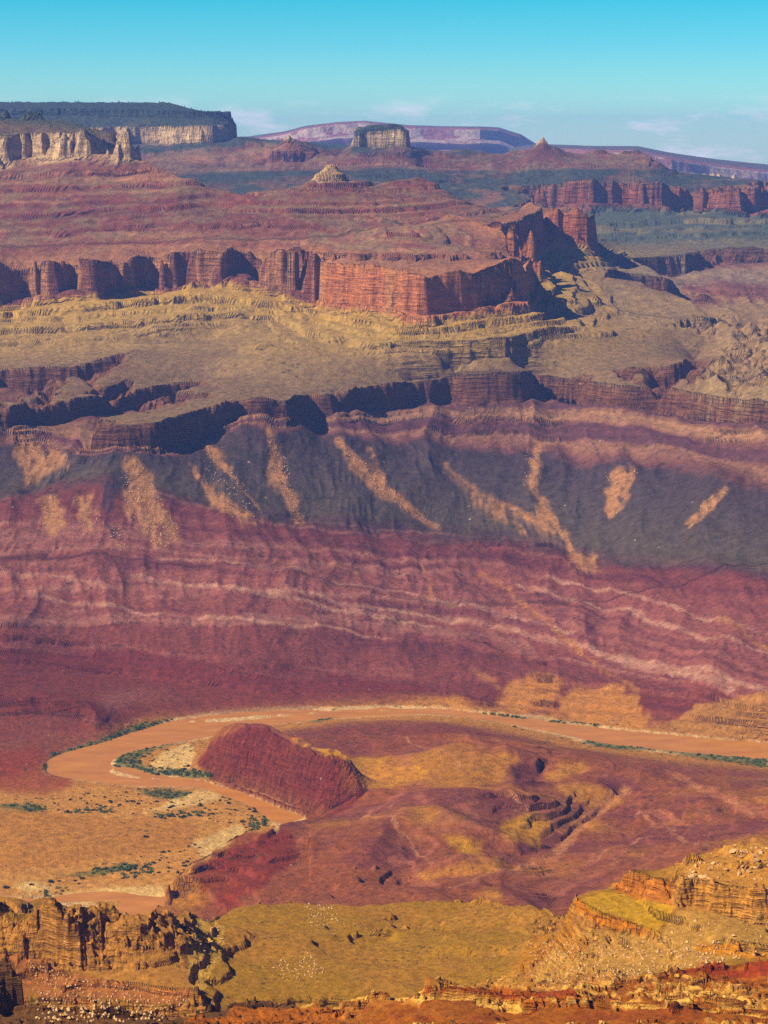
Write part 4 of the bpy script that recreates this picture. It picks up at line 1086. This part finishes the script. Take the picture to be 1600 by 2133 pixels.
# ------------------------------------------------------------------ the river
def water():
    m = bpy.data.materials.new('muddy_water'); m.use_nodes = True
    n, l = m.node_tree.nodes, m.node_tree.links
    b = n['Principled BSDF']; b.inputs['Roughness'].default_value = 0.4; b.inputs['Specular IOR Level'].default_value = 0.22
    geo = n.new('ShaderNodeNewGeometry')
    mp_ = n.new('ShaderNodeMapping'); mp_.inputs['Scale'].default_value = (0.012, 0.03, 0.02)
    l.new(geo.outputs['Position'], mp_.inputs[0])
    k = n.new('ShaderNodeTexNoise'); k.inputs['Scale'].default_value = 1.0; k.inputs['Detail'].default_value = 6
    l.new(mp_.outputs[0], k.inputs['Vector'])
    r_ = n.new('ShaderNodeValToRGB')
    r_.color_ramp.elements[0].position = 0.3; r_.color_ramp.elements[0].color = (*srgb(164, 102, 34), 1)
    r_.color_ramp.elements[1].position = 0.75; r_.color_ramp.elements[1].color = (*srgb(188, 122, 46), 1)
    l.new(k.outputs[0], r_.inputs[0]); l.new(r_.outputs[0], b.inputs['Base Color'])
    k2 = n.new('ShaderNodeTexNoise'); k2.inputs['Scale'].default_value = 0.35; k2.inputs['Detail'].default_value = 3
    l.new(geo.outputs['Position'], k2.inputs['Vector'])
    bp = n.new('ShaderNodeBump'); bp.inputs['Distance'].default_value = 0.25; bp.inputs['Strength'].default_value = 0.6
    l.new(k2.outputs[0], bp.inputs['Height']); l.new(bp.outputs[0], b.inputs['Normal'])
    return m
g_ = np.linspace(-1500, 1500, 31); h_ = np.linspace(3200, 6000, 29)
wx, wy = np.meshgrid(g_, h_)
wi = np.arange(wx.size).reshape(wx.shape)
wq = np.stack([wi[:-1, :-1], wi[:-1, 1:], wi[1:, 1:], wi[1:, :-1]], -1).reshape(-1, 4)
tag(mesh_obj('river', np.stack([wx, wy, 0 * wx], -1).reshape(-1, 3), wq, water()), kind='structure')

# ------------------------------------------------------------------ land beyond, to the horizon
def far_land(name, crest, kind='structure', back=2600.0, base=700.0, label=None, cat=None, band=None, seed=1):
    """a long plateau front: crest given as u,v,km; the top runs back, the front steps down"""
    P = []
    for q in crest.split():
        u, v, r = q.split(','); a, t = ray(float(u), float(v)); r = float(r) * 1000
        P.append((a, r, CAM_Z + t * r))
    P = np.array(P)
    n = 420
    a = np.linspace(P[0, 0], P[-1, 0], n)
    r = np.interp(a, P[:, 0], P[:, 1]); z = np.interp(a, P[:, 0], P[:, 2])
    x = r * np.sin(a)
    nz = fbm(x, 0 * x, 2200, 5, seed, 0.55) - 0.5
    nr_ = fbm(x, 0 * x + 5000, 1500, 4, seed + 5, 0.6, True) - 0.5
    prof = [(-4200, base - z, 4), (-2600, -620, 4), (-1500, -420, 3), (-900, -300, 2), (-820, -215, 1), (-420, -150, 1), (-330, -30, 1), (-160, 0, .6), (back, 30, .3), (back + 4000, -500, .3)]
    co, cc = [], []
    sub_ = []
    for p, q in zip(prof[:-1], prof[1:]):
        for t in np.linspace(0, 1, 8, endpoint=False):
            sub_.append([p[i] + (q[i] - p[i]) * t for i in range(3)])
    sub_.append(list(prof[-1]))
    for d, h, w in sub_:
        hh = h if np.ndim(h) else np.full(n, float(h))
        rr_ = r + d + w * 420 * nr_
        co.append(np.stack([rr_ * np.sin(a), rr_ * np.cos(a), np.maximum(z + hh + nz * 70 * min(1, abs(d) / 800 + .25), 300)], -1))
        s0 = float(np.mean(hh))
        jit = fbm(x, 0 * x + d * 2, 260, 5, seed + 9, .7)
        top = srgb(92, 84, 66); cream = srgb(178, 150, 124); redd = srgb(140, 86, 74)
        c = np.where((jit > 0.45)[:, None] & (d > -860) & (d < -300), cream, np.where(d > -300, top if d > -150 else redd, redd))
        cc.append(c)
    co = np.stack(co); cc = np.stack(cc); m_, n_ = co.shape[:2]
    ii = np.arange(m_ * n_).reshape(m_, n_)
    f = np.stack([ii[:-1, :-1], ii[:-1, 1:], ii[1:, 1:], ii[1:, :-1]], -1).reshape(-1, 4)
    o = mesh_obj(name, co.reshape(-1, 3), f, ROCK)
    attr(o.data, 'albedo', cc.reshape(-1, 3)); attr(o.data, 'traits', np.tile((0.5, 0.5, 30.0), (m_ * n_, 1)))
    return tag(o, label, cat, kind=kind)
far_land('distant_plateau', "440,292,33 520,290,33 590,278,32 640,264,31 700,256,31 760,252,31 850,262,31 930,265,31 1000,267,31 1040,270,31.5 1085,285,32 1115,305,33 1180,318,34", seed=3)
far_land('distant_ridge', "1060,318,27 1120,308,26.5 1220,312,25.5 1330,314,25 1400,327,25 1500,344,25.5 1600,356,26 1700,366,26 1850,380,26", seed=11)
gx = np.concatenate([-np.geomspace(2000, 40000, 30)[::-1], [0], np.geomspace(2000, 40000, 30)])
gy = np.concatenate([[-5000, -2000], np.geomspace(600, 36000, 60)])
px_, py_ = np.meshgrid(gx, gy)
pz = np.where(py_ > 22000, 880 + 90 * (vnoise(px_ / 30000, py_ / 30000, 7) - 0.5), 250.0)
pi_ = np.arange(px_.size).reshape(px_.shape)
pf = np.stack([pi_[:-1, :-1], pi_[:-1, 1:], pi_[1:, 1:], pi_[1:, :-1]], -1).reshape(-1, 4)
pz = np.where(py_ < 22000, -80.0, pz)
pl = mesh_obj('desert_plain', np.stack([px_, py_, pz], -1).reshape(-1, 3), pf, ROCK)
attr(pl.data, 'albedo', np.tile(srgb(128, 104, 88), (px_.size, 1))); attr(pl.data, 'traits', np.tile((0.5, 0.0, 40.0), (px_.size, 1)))
tag(pl, kind='structure')
# ------------------------------------------------------------------ plants
def clump(n, rx, rz, size, seed, jag=0.35):
    """many leaf-sized faces spread through an uneven crown"""
    r_ = np.random.default_rng(seed)
    d = r_.normal(size=(n, 3)); d /= np.linalg.norm(d, axis=1)[:, None]
    d[:, 2] = np.abs(d[:, 2]) * 0.95
    rad = (0.55 + 0.45 * r_.random(n) ** 0.5) * (1 - jag * r_.random(n))
    lobes = r_.normal(size=(5, 3)); lobes[:, 2] = np.abs(lobes[:, 2]); lobes /= np.linalg.norm(lobes, axis=1)[:, None]
    rad *= 0.75 + 0.35 * np.max(d @ lobes.T, axis=1)
    c = d * rad[:, None] * np.array([rx, rx, rz])
    c[:, 2] += 0.08 * rz
    t1 = r_.normal(size=(n, 3)); t1 /= np.linalg.norm(t1, axis=1)[:, None]
    t2 = np.cross(t1, r_.normal(size=(n, 3))); t2 /= np.linalg.norm(t2, axis=1)[:, None]
    s = size * (0.6 + 0.8 * r_.random(n))[:, None]
    co = np.stack([c - t1 * s - t2 * s * .5, c + t1 * s - t2 * s * .5, c + t1 * s + t2 * s * .5, c - t1 * s + t2 * s * .5], 1).reshape(-1, 3)
    f = np.arange(n * 4).reshape(n, 4)
    return co, f
LEAF = simple('shrub_leaves', srgb(48, 56, 32), 0.9, 0.5, 0.6)
LEAF2 = simple('willow_leaves', srgb(74, 92, 40), 0.9, 0.5, 0.25)
BARK = simple('bark', srgb(92, 72, 54), 0.95)
PINE = simple('forest_leaves', srgb(46, 58, 40), 0.95, 0.4, 0.02)
SHRUBS = []
for k in range(5):
    co, f = clump(110, 1.0, 0.72, 0.17, 40 + k)
    me_o = mesh_obj('desert_shrub', co, f, LEAF, smooth=False)
    SHRUBS.append(me_o.data); bpy.data.objects.remove(me_o)
def pick(text, n, rnd):
    P = [tuple(map(float, q.split(','))) for q in text.split()]
    xs, ys = [p[0] for p in P], [p[1] for p in P]
    out = []
    A = np.array(P)
    while len(out) < n:
        u, v = rnd.uniform(min(xs), max(xs)), rnd.uniform(min(ys), max(ys))
        if inside(A, np.array([u]), np.array([v]))[0]:
            out.append((u, v))
    return out
rnd = random.Random(5)
def shrubs(text, n, label, group, lo, hi):
    for u, v in pick(text, n, rnd):
        x, y, z = ground(u, v)
        if z < 1.0: continue
        o = bpy.data.objects.new('desert_shrub', SHRUBS[rnd.randrange(5)]); col.objects.link(o)
        s = (lo + (hi - lo) * rnd.random() ** 1.8) * 1.25
        o.location = (x, y, z - 0.15 * s); o.scale = (s * rnd.uniform(.8, 1.3), s * rnd.uniform(.8, 1.2), s * rnd.uniform(.8, 1.15)); o.rotation_euler = (0, 0, rnd.uniform(0, 6.28))
        tag(o, label, 'shrub', group)
shrubs("70,1665 200,1650 300,1655 400,1672 470,1690 540,1712 500,1720 400,1705 250,1698 120,1692", 115, 'small dark shrub on the tan flat below the river bend', 'shrubs on the flat below the river bend', 1.6, 4.6)
shrubs("430,1650 500,1665 560,1690 575,1722 520,1735 450,1715 400,1680", 55, 'dark green shrub on the sandy point by the river outflow', 'shrubs on the sandy point', 1.8, 5.0)
shrubs("90,1835 200,1800 300,1785 400,1760 480,1735 430,1785 360,1830 200,1838 100,1850", 60, 'dark shrub along the pale sandbar strip of the lower river', 'shrubs along the lower sandbar', 1.6, 5.0)
shrubs("295,1590 340,1562 400,1548 420,1580 400,1606 320,1612", 26, 'green shrub on the white sand inside the river bend', 'shrubs inside the river bend', 1.8, 4.6)
shrubs("1000,1500 1230,1552 1400,1566 1590,1592 1560,1600 1380,1575 1240,1560", 24, 'shrub on the right-hand river bank', 'shrubs on the right-hand bank', 1.6, 4.0)
for u, v, s, lab in ((304, 1744, 6.5, 'large lone dark shrub in the middle of the tan flat'), (12, 1852, 7.0, 'big round dark shrub at the left edge by the lower river'), (66, 1846, 5.0, 'mid-sized shrub beside the big round one at the lower river')):
    x, y, z = ground(u, v)
    o = bpy.data.objects.new('desert_shrub', SHRUBS[2]); col.objects.link(o); o.location = (x, y, z - .6); o.scale = (s * 1.2, s, s * .9)
    tag(o, lab, 'shrub')
def thicket(name, texts, per, size, mat, seed, kind='stuff', zmin=0.3, flat=0.6):
    r_ = random.Random(seed); cs_, fs_ = [], []; b0 = 0
    for text, n in texts:
        for u, v in pick(text, n, r_):
            x, y, z = ground(u, v)
            if z < zmin: continue
            s = size * r_.uniform(.55, 1.4)
            co, f = clump(per, s, s * flat * r_.uniform(.7, 1.3), s * .24, r_.randrange(10 ** 6))
            cs_.append(co + np.array([x, y, z - .1 * s])); fs_.append(f + b0); b0 += len(co)
    return tag(mesh_obj(name, np.concatenate(cs_), np.concatenate(fs_), mat, smooth=False), kind=kind)
thicket('riverside_thicket', [("238,1600 246,1576 290,1558 400,1545 330,1560 296,1582 300,1600 360,1603 430,1606 455,1620 300,1616", 190), ("86,1602 110,1572 200,1545 300,1506 360,1499 280,1530 200,1558 130,1588 108,1610", 150),
          ("624,1501 640,1497 698,1496 670,1503", 25), ("985,1486 1060,1492 1110,1500 1200,1505 1250,1512 1100,1503", 50), ("1208,1550 1240,1544 1300,1549 1410,1557 1410,1564 1280,1560", 70),
          ("1440,1572 1500,1570 1600,1583 1600,1600 1540,1592", 80), ("280,1647 330,1645 395,1652 380,1664 340,1666", 60), ("0,1678 60,1677 120,1688 60,1691", 30), ("520,1705 552,1702 556,1722 520,1735", 34), ("130,1690 230,1680 240,1694 140,1698", 40), ("310,1700 420,1690 430,1702 330,1708", 40), ("240,1812 310,1800 330,1818 260,1832", 40), ("180,1815 260,1802 300,1806 200,1826", 25),
          ("60,1853 140,1850 150,1872 90,1872", 15)], 26, 5.2, LEAF2, 9)
# conifers covering the far plateau and the benches of the mesa
fx, fs2 = [], []
r_ = np.random.default_rng(21); b0 = 0
jj = r_.integers(0, COLS, 90000); kk = r_.integers(0, ROWS, 90000)
okf = ((VS[kk, jj] > 1405) & (VT[kk, jj] > -0.02) & (VR[kk, jj] > 10000))
okf &= (fbm(VX[kk, jj], VY[kk, jj], 500, 3, 141) > 0.40) | (VS[kk, jj] > 1500)
for k, j in list(zip(kk[okf], jj[okf]))[:5200]:
    h = r_.uniform(9, 17)
    w = h * r_.uniform(.22, .36)
    ang = r_.random() * 6.28 + np.arange(5) * 1.2566
    ring = np.stack([w * np.cos(ang), w * np.sin(ang), np.full(5, h * .12)], -1) * r_.uniform(.7, 1.2, (5, 1))
    co = np.vstack([ring, [[0, 0, h]]]) + np.array([VX[k, j], VY[k, j], VZ[k, j] - 1.5])
    fx.append(co); fs2.append(np.array([[i, (i + 1) % 5, 5] for i in range(5)]) + b0); b0 += 6
if fx:
    tag(mesh_obj('far_forest', np.concatenate(fx), np.concatenate(fs2), PINE, smooth=False), kind='stuff')
# junipers on the near shoulder, each with trunk and crown
def tube(p, q, a, b, n=6):
    ang = np.arange(n) / n * 6.283
    c = np.stack([np.cos(ang), np.sin(ang), 0 * ang], -1)
    co = np.vstack([c * a + p, c * b + q])
    f = np.array([[i, (i + 1) % n, n + (i + 1) % n, n + i] for i in range(n)])
    return co, f
def juniper(x, y, z, s, label, group, seed):
    e_ = bpy.data.objects.new('juniper', None); e_.location = (x, y, z); col.objects.link(e_)
    tag(e_, label, 'juniper tree', group)
    co, f = clump(170, s * .62, s * .78, s * .085, seed, .4)
    mesh_obj('crown', co + np.array([0, 0, s * .2]), f, LEAF, e_, False)
    co, f = tube(np.array([0, 0, -.3]), np.array([.08 * s, 0, s * .6]), .09 * s, .04 * s)
    mesh_obj('trunk', co, f, BARK, e_)
for i, (u, v, s) in enumerate(((385, 2118, 2.4), (412, 2112, 2.2), (440, 2099, 2.6), (458, 2118, 2.0), (528, 2104, 3.0), (612, 2098, 2.4), (500, 2122, 2.0), (545, 2098, 1.8), (480, 2100, 1.6), (640, 2108, 1.8), (672, 2110, 2.0), (575, 2118, 1.5), (610, 2124, 1.6), (940, 2052, 1.4), (872, 2074, 1.6))):
    x, y, z = ground(u, v)
    juniper(x, y, z, s, 'dark juniper bush on the near orange shoulder' if u < 700 else 'small juniper on the red-topped bench', 'junipers on the near slope' if u < 700 else 'junipers on the bench', 300 + i)
# blocks of rock lying on the near slopes and talus fans
STONE = simple('sandstone_block', srgb(196, 154, 100), 0.95, 0.3, 1.5)
def block(seed):
    r2 = np.random.default_rng(seed)
    import bmesh
    bm = bmesh.new()
    for i in range(14):
        p = r2.uniform(-1, 1, 3) * np.array([1, .8, .62]); bm.verts.new(p)
    res = bmesh.ops.convex_hull(bm, input=bm.verts)
    bmesh.ops.delete(bm, geom=[v for v in bm.verts if not v.link_faces], context='VERTS')
    me = bpy.data.meshes.new('boulder'); bm.to_mesh(me); bm.free(); me.materials.append(STONE)
    return me
BLK = [block(60 + i) for i in range(6)]
def boulders(text, n, label, group, lo, hi):
    for u, v in pick(text, n, rnd):
        x, y, z = ground(u, v)
        o = bpy.data.objects.new('boulder', BLK[rnd.randrange(6)]); col.objects.link(o)
        s = lo + (hi - lo) * rnd.random() ** 2.5
        o.location = (x, y, z + .2 * s); o.scale = (s, s * rnd.uniform(.7, 1.1), s * rnd.uniform(.7, 1.2)); o.rotation_euler = (rnd.uniform(-.3, .3), rnd.uniform(-.3, .3), rnd.uniform(0, 6.28))
        tag(o, label, 'boulder', group)
boulders("1420,1835 1445,1790 1540,1760 1600,1765 1600,1840 1500,1832", 75, 'tan block of rubble on top of the castle-like rock', 'rubble on the castle-like rock', 1.0, 4.0)
boulders("1190,1985 1380,1960 1420,1905 1600,1925 1600,1985 1480,2010 1370,2020 1240,2040", 130, 'pale boulder on the talus below the castle-like rock', 'boulders on the castle talus', .7, 2.6)
boulders("400,1925 455,1915 465,1950 440,2040 405,2055 390,1990", 60, 'pale block of scree beside the row of crags', 'scree beside the crags', .8, 2.2)
def scree(name, texts, size, seed, mat):
    r2 = random.Random(seed); cs_, fs_ = [], []; b0 = 0
    for text, n in texts:
        for u, v in pick(text, n, r2):
            x, y, z = ground(u, v); s = size * r2.uniform(.4, 1) ** 1.5 * 1.6
            c = np.array([(1, 0, 0), (0, 1, 0), (-1, 0, 0), (0, -1, 0), (0, 0, 1), (0, 0, -1)], float)
            c = c * np.array([[r2.uniform(.6, 1.2)] for _ in range(6)]) * s
            a = r2.uniform(0, 1.5); c[:, :2] = c[:, :2] @ np.array([[math.cos(a), -math.sin(a)], [math.sin(a), math.cos(a)]])
            cs_.append(c + np.array([x, y, z + .2 * s]))
            fs_.append(np.array([(0, 1, 4), (1, 2, 4), (2, 3, 4), (3, 0, 4), (1, 0, 5), (2, 1, 5), (3, 2, 5), (0, 3, 5)]) + b0); b0 += 6
    return tag(mesh_obj(name, np.concatenate(cs_), np.concatenate(fs_), mat, smooth=False), kind='stuff')
PALE = simple('pale_rubble', srgb(206, 164, 112), 0.95, 0.35, 0.3)
scree('talus_rubble', [("250,1000 290,960 345,1060 385,1110 345,1145 280,1110", 420), ("80,1030 125,1030 140,1100 90,1110", 70), ("150,1040 200,1040 220,1110 170,1120", 60), ("30,900 100,920 150,960 60,1020", 110), ("420,915 500,1000 560,1080 480,1080 430,1000", 150),
      ("550,900 600,960 625,1090 590,1040", 140), ("690,915 760,965 860,1060 920,1105 800,1040", 130), ("1095,940 1130,925 1125,1000 1090,1020", 90), ("1260,985 1330,980 1300,1060 1265,1090", 90), ("230,1100 250,1090 270,1150 230,1150", 60), ("1440,1070 1500,1020 1510,1030 1440,1100", 40)], 1.9, 77, PALE)
scree('slope_rubble', [("60,2000 160,2040 300,2065 400,2080 330,2130 80,2130", 500), ("620,1885 690,1880 720,1930 650,1930", 90), ("560,2010 650,1980 680,2030 600,2050", 120), ("1090,1960 1400,1960 1600,1990 1370,2030 1150,2060", 500)], 1.1, 78, STONE)


# ------------------------------------------------------------------ the blue air
def haze():
    me = bpy.data.meshes.new('haze')
    x0, x1, y0, y1, z0, z1 = -45000, 45000, -6000, 37000, -82, 1790
    v = [(x, y, z) for z in (z0, z1) for y in (y0, y1) for x in (x0, x1)]
    me.from_pydata(v, [], [(0, 2, 3, 1), (4, 5, 7, 6), (0, 1, 5, 4), (2, 6, 7, 3), (0, 4, 6, 2), (1, 3, 7, 5)])
    o = bpy.data.objects.new('haze', me); col.objects.link(o)
    m = bpy.data.materials.new('haze'); m.use_nodes = True
    n, l = m.node_tree.nodes, m.node_tree.links
    n.clear()
    out = n.new('ShaderNodeOutputMaterial'); pv = n.new('ShaderNodeVolumePrincipled')
    pv.inputs['Color'].default_value = (0.22, 0.40, 1.0, 1)
    pv.inputs['Density'].default_value = 1.9e-5
    pv.inputs['Anisotropy'].default_value = 0.0
    l.new(pv.outputs[0], out.inputs['Volume'])
    me.materials.append(m)
    tag(o, kind='stuff')
haze()

print('done', round(time.time() - T0, 1))
